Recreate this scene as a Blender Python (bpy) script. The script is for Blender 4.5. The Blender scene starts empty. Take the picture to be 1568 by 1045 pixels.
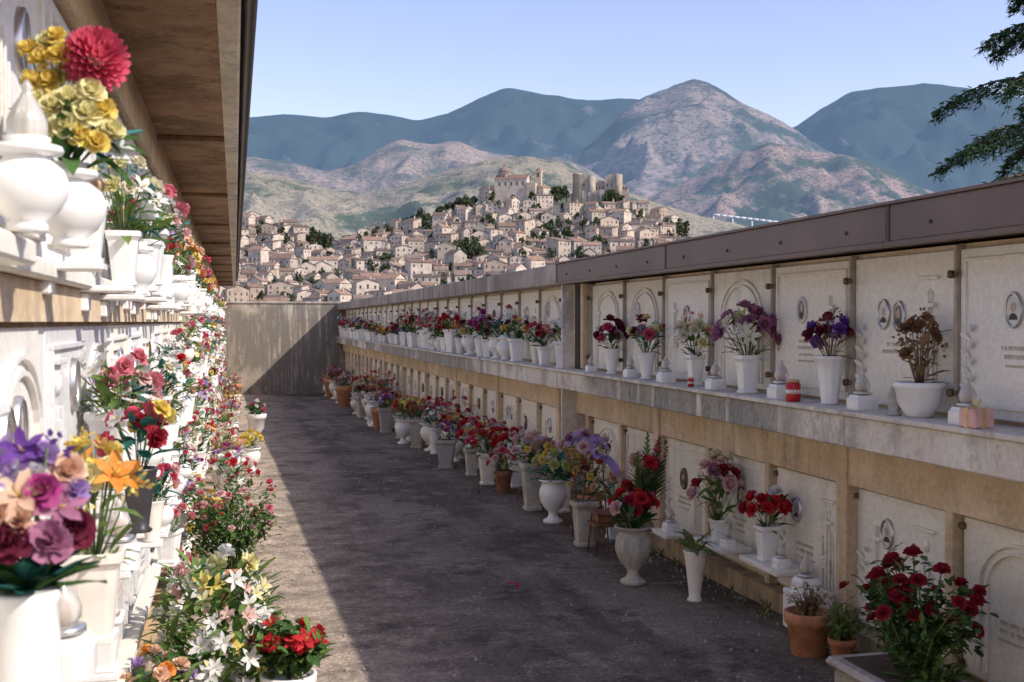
import bpy, math, random
from mathutils import Vector, Matrix, noise
R=random.Random(11)
pi=math.pi
# ---------------------------------------------------------------- helpers: image pixel coordinates (b across, e down) to world positions
F=1800.0; TH=math.atan(424/1800.0); CT=math.cos(TH); ST=math.sin(TH); X0=360.0; Y0=493.0; CZ=1.6
def gz(Y): return -0.0145*(Y-6)
def on_plane(b,X):
    zc=F*(X/CT)/(b-X0); return (zc-X*ST)/CT, F/zc
def on_ground(b,e):
    H=1.6
    for _ in range(12):
        zc=F*H/(e-Y0); X=(b-X0)*zc/F*CT; Y=(zc-X*ST)/CT; H=CZ-gz(Y)
    return X,Y,F/zc
def far_xy(b,zc):
    X=(b-X0)*zc/F*CT; return X,(zc-X*ST)/CT
def far_z(e,zc): return CZ+(Y0-e)*zc/F
def interp(pts,x):
    if x<=pts[0][0]: return pts[0][1]
    for (a,b),(c,d) in zip(pts,pts[1:]):
        if x<=c:
            t=(x-a)/(c-a); return b+(d-b)*t
    return pts[-1][1]
def sinterp(pts,x,w=14):
    return (interp(pts,x-w)+2*interp(pts,x)+interp(pts,x+w))/4

# ---------------------------------------------------------------- materials
MATS={}
def newmat(name):
    m=bpy.data.materials.new(name); m.use_nodes=True
    nt=m.node_tree; nt.nodes.clear()
    out=nt.nodes.new('ShaderNodeOutputMaterial')
    MATS[name]=m
    return m,nt,out
def N(nt,t,**k):
    n=nt.nodes.new(t)
    for a,b in k.items(): setattr(n,a,b)
    return n
def ramp(nt,stops):
    r=N(nt,'ShaderNodeValToRGB'); e=r.color_ramp.elements
    while len(e)<len(stops): e.new(0.5)
    for i,(p,c) in enumerate(stops):
        e[i].position=p; e[i].color=(c[0],c[1],c[2],1) if isinstance(c,(tuple,list)) else (c,c,c,1)
    return r
def mapped(nt,scale=(1,1,1),src='pos'):
    mp=N(nt,'ShaderNodeMapping'); mp.inputs['Scale'].default_value=scale
    g=N(nt,'ShaderNodeNewGeometry'); nt.links.new(g.outputs['Position'],mp.inputs['Vector'])
    return mp
def noi(nt,mp,scale,detail=4,rough=.55):
    n=N(nt,'ShaderNodeTexNoise'); n.inputs['Scale'].default_value=scale; n.inputs['Detail'].default_value=detail; n.inputs['Roughness'].default_value=rough
    nt.links.new(mp.outputs[0],n.inputs['Vector']); return n
def mixc(nt,fac,a,b,mode='MIX'):
    m=N(nt,'ShaderNodeMix',data_type='RGBA',blend_type=mode)
    for s,v in ((0,fac),(6,a),(7,b)):
        if isinstance(v,(int,float)): m.inputs[s].default_value=v
        elif isinstance(v,(tuple,list)): m.inputs[s].default_value=(v[0],v[1],v[2],1)
        else: nt.links.new(v,m.inputs[s])
    return m.outputs[2]
def ramp_o(nt,n,a,b):
    r=ramp(nt,[(a,0.0),(b,1.0)]); nt.links.new(n.outputs[0],r.inputs[0]); return r.outputs[0]
def mul(nt,a,b):
    m=N(nt,'ShaderNodeMath',operation='MULTIPLY')
    for i,v in enumerate((a,b)):
        if isinstance(v,(int,float)): m.inputs[i].default_value=v
        else: nt.links.new(v,m.inputs[i])
    return m.outputs[0]
HAZE=(.25,.39,.64)  # airlight painted into distant materials: constant blue emission over a darkened base
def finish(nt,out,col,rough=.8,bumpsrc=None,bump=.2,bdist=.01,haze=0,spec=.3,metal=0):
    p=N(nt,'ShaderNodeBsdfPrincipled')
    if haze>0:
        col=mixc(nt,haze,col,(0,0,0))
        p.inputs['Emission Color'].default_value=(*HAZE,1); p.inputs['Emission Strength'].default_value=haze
    if isinstance(col,(tuple,list)): p.inputs['Base Color'].default_value=(*col,1)
    else: nt.links.new(col,p.inputs['Base Color'])
    p.inputs['Roughness'].default_value=rough; p.inputs['Specular IOR Level'].default_value=spec; p.inputs['Metallic'].default_value=metal
    if bumpsrc is not None:
        b=N(nt,'ShaderNodeBump'); b.inputs['Strength'].default_value=bump; b.inputs['Distance'].default_value=bdist
        nt.links.new(bumpsrc,b.inputs['Height']); nt.links.new(b.outputs[0],p.inputs['Normal'])
    nt.links.new(p.outputs[0],out.inputs[0]); return p
def petalmat(name,c,tr=.35,var=.3):
    m,nt,out=newmat(name)
    g=N(nt,'ShaderNodeNewGeometry')
    r=ramp(nt,[(0,tuple(x*(1-var) for x in c)),(1,tuple(min(.95,x*(1+var*.5)+.015) for x in c))])
    nt.links.new(g.outputs['Random Per Island'],r.inputs[0])
    n=noi(nt,mapped(nt),90,1); col=mixc(nt,ramp_o(nt,n,.35,.7),r.outputs[0],tuple(min(.95,x*.8+.1*max(c)) for x in c))
    d=N(nt,'ShaderNodeBsdfDiffuse'); t=N(nt,'ShaderNodeBsdfTranslucent'); mx=N(nt,'ShaderNodeMixShader'); mx.inputs[0].default_value=tr
    nt.links.new(col,d.inputs[0]); nt.links.new(col,t.inputs[0])
    nt.links.new(d.outputs[0],mx.inputs[1]); nt.links.new(t.outputs[0],mx.inputs[2]); nt.links.new(mx.outputs[0],out.inputs[0])
for n,c in dict(red=(.66,.014,.025),crimson=(.40,.012,.035),burgundy=(.19,.018,.05),pink=(.8,.24,.3),rosepink=(.76,.1,.19),lightpink=(.88,.56,.54),magenta=(.52,.06,.28),
    purple=(.2,.07,.4),lilac=(.5,.34,.68),mauve=(.48,.19,.32),yellow=(.93,.70,.16),paleyellow=(.94,.85,.45),orange=(.92,.34,.04),peach=(.92,.6,.42),white=(.9,.89,.85),
    cream=(.86,.79,.6),teal=(.1,.38,.38),dried=(.32,.18,.085),driedred=(.25,.07,.045),lime=(.6,.66,.22)).items():
    petalmat('petal_'+n,c)
petalmat('leaf',(.07,.155,.04),.3,.5); petalmat('leaf_light',(.18,.28,.07),.35,.4); petalmat('leaf_dark',(.03,.075,.04),.2,.4)
petalmat('leaf_teal',(.03,.16,.13),.2,.4); petalmat('leaf_dry',(.32,.22,.11),.2,.4); petalmat('conifer_needles',(.055,.10,.042),.25,.5)
petalmat('town_tree_leaves',(.075,.095,.045),.1,.4)

def stained(name,base,dark,streak=.55,rough=.85,bump=.35,streakcol=(.07,.06,.055),blotch=0,sc=1.3,st=(.47,.6,.46,.66),rust=0):
    m,nt,out=newmat(name)
    mp=mapped(nt); n1=noi(nt,mp,sc,5,.62)
    c=mixc(nt,ramp_o(nt,n1,.36,.66),base,dark)
    if rust>0:
        n7=noi(nt,mapped(nt,(1.1,1.1,3.5)),1,5,.65); c=mixc(nt,mul(nt,ramp_o(nt,n7,.48,.6),rust),c,(.50,.30,.12))
    n2=noi(nt,mapped(nt,(9,9,.7)),1,4,.65); n3=noi(nt,mapped(nt,(.5,.5,.8)),1,2,.5)
    c=mixc(nt,mul(nt,mul(nt,ramp_o(nt,n2,st[2],st[3]),ramp_o(nt,n3,st[0],st[1])),streak),c,streakcol)
    if blotch>0:
        n5=noi(nt,mapped(nt,(2.4,2.4,1.6)),1,7,.75)
        c=mixc(nt,mul(nt,ramp_o(nt,n5,.48,.58),blotch),c,tuple(x*.35 for x in dark))
    n4=noi(nt,mp,38,4,.7)
    c=mixc(nt,.35,c,mixc(nt,ramp_o(nt,n4,.35,.65),tuple(x*.6 for x in base),tuple(min(.92,x*1.15) for x in base)))
    finish(nt,out,c,rough,n4.outputs[0],bump,.006)
stained('plaster_cream',(.78,.63,.45),(.62,.45,.27),.6,blotch=.35,rust=.45)
stained('ledge_white',(.84,.79,.72),(.62,.53,.42),1.0,blotch=.75,streakcol=(.05,.045,.04),st=(.49,.54,.34,.46),rust=.2)
stained('ledge_top',(.8,.74,.65),(.6,.52,.43),.6,blotch=.6,rough=.6,bump=.15)
stained('concrete_coping',(.52,.45,.38),(.31,.26,.21),.9,blotch=.6,st=(.44,.54,.4,.56))
stained('concrete_back',(.50,.435,.35),(.22,.185,.145),1.0,blotch=1.0,sc=.7,st=(.38,.48,.38,.52),rust=.3)
stained('soffit',(.46,.29,.17),(.18,.10,.055),.85,blotch=.9,sc=2.6)
stained('eave_lip',(.78,.69,.56),(.5,.4,.28),.7,blotch=.5)
stained('stone_grey',(.46,.44,.41),(.3,.27,.25),.5)
stained('marble_white',(.90,.88,.85),(.82,.79,.75),.16,rough=.4,bump=.06)
stained('marble_cream',(.88,.83,.73),(.79,.72,.6),.25,rough=.45,bump=.06)
stained('marble_warm',(.90,.86,.78),(.82,.77,.68),.18,rough=.4,bump=.06)
stained('marble_grey',(.74,.73,.71),(.54,.52,.5),.15,rough=.4,bump=.05)
stained('plinth',(.52,.40,.27),(.27,.19,.12),.85,blotch=.75,rust=.5)
stained('planter_concrete',(.6,.55,.48),(.4,.35,.3),.6,blotch=.55,sc=5)
def simple(name,c,rough=.5,metal=0,spec=.5,var=.15,sc=14,bump=.1,haze=0):
    m,nt,out=newmat(name); mp=mapped(nt); n=noi(nt,mp,sc,3)
    col=mixc(nt,ramp_o(nt,n,.3,.7),tuple(x*(1-var) for x in c),tuple(min(.95,x*(1+var)) for x in c))
    return finish(nt,out,col,rough,n.outputs[0],bump,.003,haze,spec,metal)
simple('porcelain',(.85,.835,.80),.3,var=.06,bump=.02)
simple('porcelain_warm',(.82,.76,.67),.4,var=.12)
simple('terracotta',(.5,.22,.11),.8,var=.3)
simple('terracotta_dark',(.3,.13,.075),.8,var=.3)
simple('brown_metal',(.14,.090,.070),.45,var=.22,sc=2)
simple('dark_metal',(.035,.03,.028),.5)
simple('bronze',(.16,.10,.055),.45,metal=.6)
simple('silver',(.6,.59,.57),.3,metal=.8)
simple('rust',(.18,.08,.04),.9,var=.4)
simple('divider',(.42,.36,.29),.6,var=.25)
simple('gap',(.05,.04,.032),.9)
simple('letters',(.52,.46,.37),.5,var=.15)
simple('photo_dark',(.14,.12,.125),.25,var=.6,sc=40)
simple('photo_skin',(.48,.33,.25),.3,var=.2,sc=60)
simple('candle_red',(.5,.012,.015),.25,var=.2)
simple('soil',(.08,.05,.035),.95,var=.4)
simple('stem',(.1,.17,.05),.7)
simple('twig',(.24,.15,.09),.9)
simple('bark',(.13,.09,.06),.9,var=.4)
simple('teal_pot',(.03,.16,.13),.4)
simple('dark_vase',(.05,.045,.05),.35)
simple('gold_paper',(.6,.42,.2),.4,var=.3); simple('pink_paper',(.75,.42,.38),.5)
p=simple('lamp_glass',(.88,.85,.79),.15,var=.05,bump=0); p.inputs['Transmission Weight'].default_value=.6
# asphalt
m,nt,out=newmat('asphalt')
mp=mapped(nt); n1=noi(nt,mp,.55,5,.6); n2=noi(nt,mp,90,3,.8); n3=noi(nt,mapped(nt,(1.6,.35,1)),1.1,4,.6); n4=noi(nt,mp,3.5,7,.72)
c=mixc(nt,ramp_o(nt,n1,.38,.62),(.185,.145,.118),(.29,.235,.195))
c=mixc(nt,mul(nt,ramp_o(nt,n3,.46,.58),.9),c,(.125,.097,.082))
c=mixc(nt,mul(nt,ramp_o(nt,n4,.52,.64),.75),c,(.37,.30,.245))
n6=noi(nt,mapped(nt,(1,1,1)),1.5,7,.78); c=mixc(nt,mul(nt,ramp_o(nt,n6,.53,.6),.75),c,(.08,.06,.05))
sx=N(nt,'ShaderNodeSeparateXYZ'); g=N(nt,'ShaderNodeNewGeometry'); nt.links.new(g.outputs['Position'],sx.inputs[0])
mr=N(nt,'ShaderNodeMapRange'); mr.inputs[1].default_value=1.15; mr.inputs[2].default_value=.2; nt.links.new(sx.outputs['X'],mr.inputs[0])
c=mixc(nt,mul(nt,mr.outputs[0],ramp_o(nt,n4,.34,.56)),c,(.60,.48,.37))  # sunlit strip towards the left wall, its brightness painted into the albedo
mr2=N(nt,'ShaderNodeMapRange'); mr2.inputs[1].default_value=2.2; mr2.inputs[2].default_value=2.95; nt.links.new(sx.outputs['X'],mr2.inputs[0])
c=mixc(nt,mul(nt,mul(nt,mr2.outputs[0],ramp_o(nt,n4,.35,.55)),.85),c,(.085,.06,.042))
vo=N(nt,'ShaderNodeTexVoronoi'); vo.inputs['Scale'].default_value=85; nt.links.new(mp.outputs[0],vo.inputs['Vector'])
hs=N(nt,'ShaderNodeSeparateColor'); nt.links.new(vo.outputs['Color'],hs.inputs[0])
rr=ramp(nt,[(0,.62),(.8,1.08),(.95,1.25),(1,1.8)]); nt.links.new(hs.outputs[0],rr.inputs[0])
c=mixc(nt,.9,c,rr.outputs[0],'MULTIPLY')
ad=N(nt,'ShaderNodeMath',operation='MULTIPLY_ADD'); nt.links.new(n4.outputs[0],ad.inputs[0]); ad.inputs[1].default_value=.3; nt.links.new(sx.outputs['Y'],ad.inputs[2])
mo=N(nt,'ShaderNodeMath',operation='PINGPONG'); nt.links.new(ad.outputs[0],mo.inputs[0]); mo.inputs[1].default_value=1.75
rs=ramp(nt,[(0.0,1.0),(.02,0.0)]); nt.links.new(mo.outputs[0],rs.inputs[0])
c=mixc(nt,mul(nt,rs.outputs[0],mul(nt,ramp_o(nt,n1,.44,.52),.7)),c,(.38,.33,.28))
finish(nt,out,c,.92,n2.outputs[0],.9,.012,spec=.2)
# terrain
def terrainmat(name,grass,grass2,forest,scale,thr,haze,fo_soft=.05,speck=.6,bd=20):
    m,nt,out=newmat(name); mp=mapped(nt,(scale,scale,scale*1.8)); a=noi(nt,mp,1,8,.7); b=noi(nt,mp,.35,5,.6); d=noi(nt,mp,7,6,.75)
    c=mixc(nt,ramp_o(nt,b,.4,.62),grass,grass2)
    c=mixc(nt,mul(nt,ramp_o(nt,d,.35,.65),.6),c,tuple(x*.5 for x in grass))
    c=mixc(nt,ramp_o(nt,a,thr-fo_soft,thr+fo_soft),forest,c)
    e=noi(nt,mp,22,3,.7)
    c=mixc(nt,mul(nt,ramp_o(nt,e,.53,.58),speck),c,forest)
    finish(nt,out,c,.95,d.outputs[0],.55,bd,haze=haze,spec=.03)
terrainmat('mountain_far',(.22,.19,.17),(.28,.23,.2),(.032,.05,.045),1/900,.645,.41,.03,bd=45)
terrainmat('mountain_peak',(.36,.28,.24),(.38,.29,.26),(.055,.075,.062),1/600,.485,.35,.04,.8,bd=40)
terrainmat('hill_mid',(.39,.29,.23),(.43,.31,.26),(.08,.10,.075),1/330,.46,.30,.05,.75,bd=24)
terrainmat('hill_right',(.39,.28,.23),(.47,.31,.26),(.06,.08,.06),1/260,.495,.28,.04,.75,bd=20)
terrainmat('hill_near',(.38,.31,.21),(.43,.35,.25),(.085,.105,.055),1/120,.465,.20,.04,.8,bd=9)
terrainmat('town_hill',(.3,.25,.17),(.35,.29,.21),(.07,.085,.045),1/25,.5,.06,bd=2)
terrainmat('ground_dry',(.25,.2,.13),(.3,.24,.16),(.08,.1,.05),1/20,.5,0,bd=.5)
WC=[(.62,.49,.37),(.48,.37,.28),(.70,.58,.46),(.38,.29,.22),(.60,.43,.32),(.52,.43,.34)]
for i,c in enumerate(WC):
    m,nt,out=newmat('stone_wall_%d'%i); mp=mapped(nt); a=noi(nt,mp,.3,4,.75)
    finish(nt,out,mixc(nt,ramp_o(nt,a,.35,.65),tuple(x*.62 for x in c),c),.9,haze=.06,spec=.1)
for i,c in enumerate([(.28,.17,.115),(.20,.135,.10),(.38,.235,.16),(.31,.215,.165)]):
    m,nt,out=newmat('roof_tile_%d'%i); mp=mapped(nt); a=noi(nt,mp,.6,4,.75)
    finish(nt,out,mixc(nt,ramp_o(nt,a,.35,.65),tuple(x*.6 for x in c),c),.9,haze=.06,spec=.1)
simple('town_window',(.07,.06,.055),.6,haze=.05,sc=1,spec=.1)
simple('viaduct_white',(.7,.7,.7),.8,haze=.2,sc=.1)

# ---------------------------------------------------------------- mesh builder
PR=random.Random(999)
class MB:
    def __init__(s): s.v=[];s.f=[];s.m=[];s.s=[];s.names=[]
    def mi(s,n):
        if n not in s.names: s.names.append(n)
        return s.names.index(n)
    def add(s,vs,fs,m,smooth=False):
        o=len(s.v); s.v+= [tuple(v) for v in vs]; k=s.mi(m)
        for f in fs: s.f.append(tuple(i+o for i in f)); s.m.append(k); s.s.append(smooth)
    def box(s,x0,x1,y0,y1,z0,z1,m,bev=0):
        if bev>0:
            b=min(bev,abs(x1-x0)*.4,abs(y1-y0)*.4,abs(z1-z0)*.4)
            x0,x1=min(x0,x1),max(x0,x1)
            vs=[];I={}
            for ix,xx in enumerate((x0,x1)):
                for iy,yy in enumerate((y0,y1)):
                    for iz,zz in enumerate((z0,z1)):
                        sx,sy,sz=(1,-1)[ix],(1,-1)[iy],(1,-1)[iz]
                        I[ix,iy,iz]=len(vs)
                        vs+=[(xx,yy+sy*b,zz+sz*b),(xx+sx*b,yy,zz+sz*b),(xx+sx*b,yy+sy*b,zz)]
            fs=[]
            for i in (0,1):
                fs.append((I[i,0,0],I[i,1,0],I[i,1,1],I[i,0,1]))
                fs.append((I[0,i,0]+1,I[1,i,0]+1,I[1,i,1]+1,I[0,i,1]+1))
                fs.append((I[0,0,i]+2,I[1,0,i]+2,I[1,1,i]+2,I[0,1,i]+2))
                for j in (0,1):
                    fs.append((I[i,j,0],I[i,j,1],I[i,j,1]+1,I[i,j,0]+1))
                    fs.append((I[i,0,j],I[i,1,j],I[i,1,j]+2,I[i,0,j]+2))
                    fs.append((I[0,i,j]+1,I[1,i,j]+1,I[1,i,j]+2,I[0,i,j]+2))
                    for k in (0,1): fs.append((I[i,j,k],I[i,j,k]+1,I[i,j,k]+2))
            s.add(vs,fs,m); return
        v=[(x,y,z) for x in (x0,x1) for y in (y0,y1) for z in (z0,z1)]
        s.add(v,[(0,1,3,2),(4,6,7,5),(0,4,5,1),(2,3,7,6),(0,2,6,4),(1,5,7,3)],m)
    def lathe(s,c,prof,m,seg=20,flute=0,famp=0,sq=0,rot=0,smooth=True,sx=1,sy=1):
        vs=[];fs=[]
        for r,z in prof:
            for i in range(seg):
                a=2*pi*i/seg
                q=r
                if flute: q*=1+famp*math.cos(flute*a)
                if sq:
                    q=r/((abs(math.cos(a))**sq+abs(math.sin(a))**sq)**(1/sq))
                vs.append((c[0]+sx*q*math.cos(a+rot),c[1]+sy*q*math.sin(a+rot),c[2]+z))
        for j in range(len(prof)-1):
            for i in range(seg):
                fs.append((j*seg+i,j*seg+(i+1)%seg,(j+1)*seg+(i+1)%seg,(j+1)*seg+i))
        fs.append(tuple(range(seg-1,-1,-1))); fs.append(tuple((len(prof)-1)*seg+i for i in range(seg)))
        s.add(vs,fs,m,smooth)
    def tube(s,p,q,r0,r1,m,seg=4):
        p=Vector(p);q=Vector(q);d=(q-p)
        if d.length<1e-6: return
        d.normalize(); a=d.orthogonal().normalized(); b=d.cross(a)
        vs=[];
        for P,r in ((p,r0),(q,r1)):
            for i in range(seg):
                t=2*pi*i/seg; vs.append(P+a*(r*math.cos(t))+b*(r*math.sin(t)))
        s.add(vs,[(i,(i+1)%seg,seg+(i+1)%seg,seg+i) for i in range(seg)]+[tuple(range(seg-1,-1,-1)),tuple(range(seg,2*seg))],m,True)
    def petal(s,b,d,up,L,W,curl,m,prof=(.3,.9,1,.45),cup=.15):
        side=d.cross(up)
        if side.length<1e-6: side=d.orthogonal()
        side.normalize(); up=side.cross(d).normalized()
        vs=[]
        for t,w in zip((0,.4,.75,1),prof):
            c=b+d*(L*t)+up*(curl*L*t*t)
            hw=W*.5*w; j1=PR.uniform(-.16,.16)*W*t; j2=PR.uniform(-.16,.16)*W*t
            vs+= [c-side*hw+up*(cup*hw*2+j1), c, c+side*hw+up*(cup*hw*2+j2)]
        fs=[]
        for j in range(3):
            for i in range(2):
                a=j*3+i; fs.append((a,a+1,a+4,a+3))
        s.add(vs,fs,m,True)
    def mesh(s,name):
        me=bpy.data.meshes.new(name); me.from_pydata(s.v,[],s.f)
        for n in s.names: me.materials.append(MATS[n])
        me.polygons.foreach_set('material_index',s.m); me.polygons.foreach_set('use_smooth',s.s); me.update(); return me
    def obj(s,name,loc=None): return place(s.mesh(name),name,loc)
def place(me,name,loc=None,rz=0,sc=1):
    o=bpy.data.objects.new(name,me); bpy.context.scene.collection.objects.link(o)
    if loc: o.location=loc
    o.rotation_euler[2]=rz; o.scale=(sc,sc,sc) if not isinstance(sc,tuple) else sc
    return o
def frame(d):
    d=d.normalized(); a=d.orthogonal().normalized(); return d,a,d.cross(a)
# ---------------------------------------------------------------- flowers
def rose(mb,p,ax,r,m,rn):
    ax,a,b=frame(ax); ph=rn.random()*6
    for n,tilt,L,W,cu in ((7,74,1.0,.9,-.15),(7,56,.95,.85,.05),(6,38,.88,.75,.25),(5,22,.78,.6,.35),(4,10,.66,.45,.4)):
        for i in range(n):
            t=ph+2*pi*i/n+rn.uniform(-.2,.2); e=a*math.cos(t)+b*math.sin(t)
            tl=math.radians(tilt+rn.uniform(-9,9)); d=(ax*math.cos(tl)+e*math.sin(tl)).normalized()
            up=(ax*math.sin(tl)-e*math.cos(tl))
            mb.petal(p,d,up,r*L*rn.uniform(.9,1.08),r*W,cu,m,prof=(.35,.95,1,.65),cup=.2)
        ph+=.5
def carn(mb,p,ax,r,m,rn,n=34):
    ax,a,b=frame(ax)
    for i in range(n):
        t=i*2.399; k=(i+.5)/n; tl=math.acos(1-1.05*k); e=a*math.cos(t)+b*math.sin(t)
        d=(ax*math.cos(tl)+e*math.sin(tl)+Vector((rn.uniform(-.2,.2),rn.uniform(-.2,.2),rn.uniform(-.2,.2)))).normalized()
        up=(ax*math.sin(tl)-e*math.cos(tl))
        mb.petal(p,d,up,r*rn.uniform(.8,1.05),r*.5,rn.uniform(-.1,.35),m,prof=(.2,.7,1,.9),cup=rn.uniform(-.2,.3))
def dahlia(mb,p,ax,r,m,rn,n=150):
    ax,a,b=frame(ax)
    for i in range(n):
        t=i*2.399; k=(i+.5)/n; tl=math.acos(1-1.6*k); e=a*math.cos(t)+b*math.sin(t)
        d=(ax*math.cos(tl)+e*math.sin(tl)).normalized(); up=(ax*math.sin(tl)-e*math.cos(tl))
        mb.petal(p+d*(r*.4),d,up,r*.6,r*.24,.3,m,prof=(.6,1,.9,.25),cup=.35)
def lily(mb,p,ax,r,m,rn):
    ax,a,b=frame(ax); ph=rn.random()*6
    for i in range(6):
        t=ph+2*pi*i/6; e=a*math.cos(t)+b*math.sin(t); tl=math.radians(48 if i%2 else 58)+rn.uniform(-.1,.1); d=(ax*math.cos(tl)+e*math.sin(tl)).normalized()
        mb.petal(p,d,(ax*math.sin(tl)-e*math.cos(tl)),r*1.1,r*(.56 if i%2 else .42),-.3,m,prof=(.3,.9,.85,.1),cup=.18)
    for i in range(4):
        d=(ax+Vector((rn.uniform(-.25,.25),rn.uniform(-.25,.25),rn.uniform(-.25,.25)))).normalized()
        mb.tube(p,p+d*r*.6,r*.02,r*.025,'petal_yellow',3)
def daisy(mb,p,ax,r,m,rn):
    ax,a,b=frame(ax)
    for i in range(9):
        t=2*pi*i/9; e=a*math.cos(t)+b*math.sin(t); d=(e+ax*.25).normalized()
        mb.petal(p,d,ax,r,r*.5,-.05,m,prof=(.4,.9,1,.5),cup=.05)
    for i in range(5):
        t=2*pi*i/5; e=a*math.cos(t)+b*math.sin(t); mb.petal(p+ax*r*.04,(ax*1.2+e).normalized(),ax,r*.25,r*.22,0,'petal_yellow')
def sprig(mb,p,ax,r,m,rn):
    ax=ax.normalized()
    for i in range(14):
        d=(ax*.6+Vector((rn.gauss(0,.6),rn.gauss(0,.6),rn.gauss(0,.6)))).normalized()
        q=p+d*r*rn.uniform(.2,1)
        mb.petal(q,d,d.orthogonal(),r*.38,r*.3,.2,m,prof=(.5,1,1,.5))
def spike(mb,p,ax,r,m,rn):
    ax,a,b=frame(ax)
    for i in range(26):
        k=i/26; t=i*2.399; e=a*math.cos(t)+b*math.sin(t)
        mb.petal(p+ax*(r*3*(k-.6)),(e+ax*.8).normalized(),ax,r*.8*(1.1-k),r*.5*(1.1-k),.1,m)
KIND=dict(rose=rose,carn=carn,dahlia=dahlia,lily=lily,daisy=daisy,sprig=sprig,spike=spike)
def leafs(mb,c,rx,h,n,L,m,rn):
    for i in range(n):
        t=rn.uniform(0,2*pi); e=Vector((math.cos(t),math.sin(t),0)); up=rn.uniform(-.25,1.3)
        p=c+e*(rx*rn.uniform(0,.55))+Vector((0,0,h*rn.uniform(-.02,.6)))
        d=(e+Vector((0,0,up))).normalized()
        l=L*rn.uniform(.6,1.3)
        mb.petal(p,d,Vector((0,0,1)) if up<1 else -e,l,l*rn.uniform(.25,.42),rn.uniform(-.45,.1),m,prof=(.25,1,.75,.05),cup=.18)
def arrange(mb,c,rx,h,fl,leaf='leaf',nleaf=22,L=.09,rn=None,ry=None,low=.25,stem='stem'):
    rn=rn or R; c=Vector(c); ry=ry or rx
    items=[(k,col,s) for k,col,cnt,s in fl for _ in range(cnt)]
    rn.shuffle(items); n=len(items); ph=rn.random()*6
    for i,(k,col,s) in enumerate(items):
        q=(i+.5)/n; rad=math.sqrt(q); t=ph+i*2.399+rn.uniform(-.25,.25)
        x=rad*math.cos(t)*rx; y=rad*math.sin(t)*ry
        z=h*(low+(1-low)*math.sqrt(max(0,1-rad*rad*.85)))*rn.uniform(.75,1.08)-s*.6
        p=c+Vector((x,y,z)); ax=Vector((x/rx*.9,y/ry*.9,.15+.9*z/h*(1-rad*.6)))+Vector((rn.gauss(0,.2),rn.gauss(0,.2),0))
        mb.tube(c+Vector((x*.12,y*.12,-.01)),p,.0022,.0018,stem,3)
        KIND[k](mb,p,ax,s*rn.uniform(.8,1.12),'petal_'+col,rn)
    leafs(mb,c,rx,h,nleaf,L,leaf,rn)
# ---------------------------------------------------------------- vases
PROF=dict(
 urn=[(.26,0),(.28,.03),(.28,.07),(.16,.12),(.12,.2),(.15,.27),(.27,.36),(.36,.5),(.4,.64),(.38,.78),(.31,.88),(.34,.93),(.42,.97),(.42,1),(.34,1),(.3,.9)],
 onion=[(.2,0),(.24,.02),(.22,.08),(.2,.12),(.34,.22),(.44,.38),(.46,.52),(.4,.66),(.27,.76),(.24,.8),(.38,.83),(.4,.87),(.38,.91),(.24,.93),(.26,1),(.2,1),(.2,.9)],
 taper=[(.2,0),(.22,.02),(.2,.05),(.24,.3),(.3,.65),(.35,.92),(.38,.94),(.38,1),(.32,1),(.3,.9)],
 square=[(.24,0),(.26,.01),(.26,.07),(.22,.09),(.3,.82),(.34,.88),(.36,.9),(.36,.99),(.34,1),(.29,1),(.28,.9)],
 cone=[(.2,0),(.22,.03),(.16,.08),(.19,.3),(.27,.8),(.31,.96),(.33,1),(.28,1),(.26,.9)],
 pot=[(.36,0),(.38,.02),(.48,.72),(.54,.74),(.56,.98),(.54,1),(.48,1),(.46,.9)],
 bowl=[(.4,0),(.45,.05),(.7,.4),(.78,.8),(.84,.86),(.84,1),(.74,1),(.7,.85)])
def vase(mb,kind,c,h,m='porcelain',rs=1,rot=0):
    pr=[(r*h*rs,z*h) for r,z in PROF[kind]]
    if kind=='square': mb.lathe(c,pr,m,24,sq=9,rot=rot,smooth=False)
    elif kind=='taper': mb.lathe(c,pr,m,40,flute=10,famp=.035,rot=rot)
    else: mb.lathe(c,pr,m,24)
    mb.lathe((c[0],c[1],c[2]+h*.86),[(.24*h*rs,0),(.2*h*rs,.02*h)],'soil',12)
def lamp(mb,c,h=.15,base='marble_white'):
    mb.lathe(c,[(.3*h,0),(.3*h,.26*h),(.26*h,.3*h),(.24*h,.36*h)],base,16,sq=8,smooth=False)
    mb.lathe((c[0],c[1],c[2]+.36*h),[(.10*h,0),(.22*h,.03*h),(.22*h,.08*h),(.12*h,.1*h)],'silver',14)
    mb.lathe((c[0],c[1],c[2]+.46*h),[(.1*h,0),(.165*h,.06*h),(.17*h,.16*h),(.13*h,.28*h),(.06*h,.38*h),(.045*h,.42*h),(.055*h,.45*h),(.01*h,.52*h)],'lamp_glass',18,flute=9,famp=.07)
    mb.lathe((c[0],c[1],c[2]+.47*h),[(.06*h,0),(.06*h,.16*h),(.02*h,.2*h)],'petal_peach',8)
def candle(mb,c,h=.1):
    mb.lathe(c,[(.3*h,0),(.33*h,.04*h),(.33*h,.78*h),(.26*h,.86*h)],'candle_red',16)
    mb.lathe((c[0],c[1],c[2]+.86*h),[(.28*h,0),(.28*h,.09*h),(.12*h,.14*h)],'gold_paper',14)
    mb.lathe((c[0],c[1],c[2]+.35*h),[(.335*h,0),(.335*h,.18*h)],'porcelain_warm',14)

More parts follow.
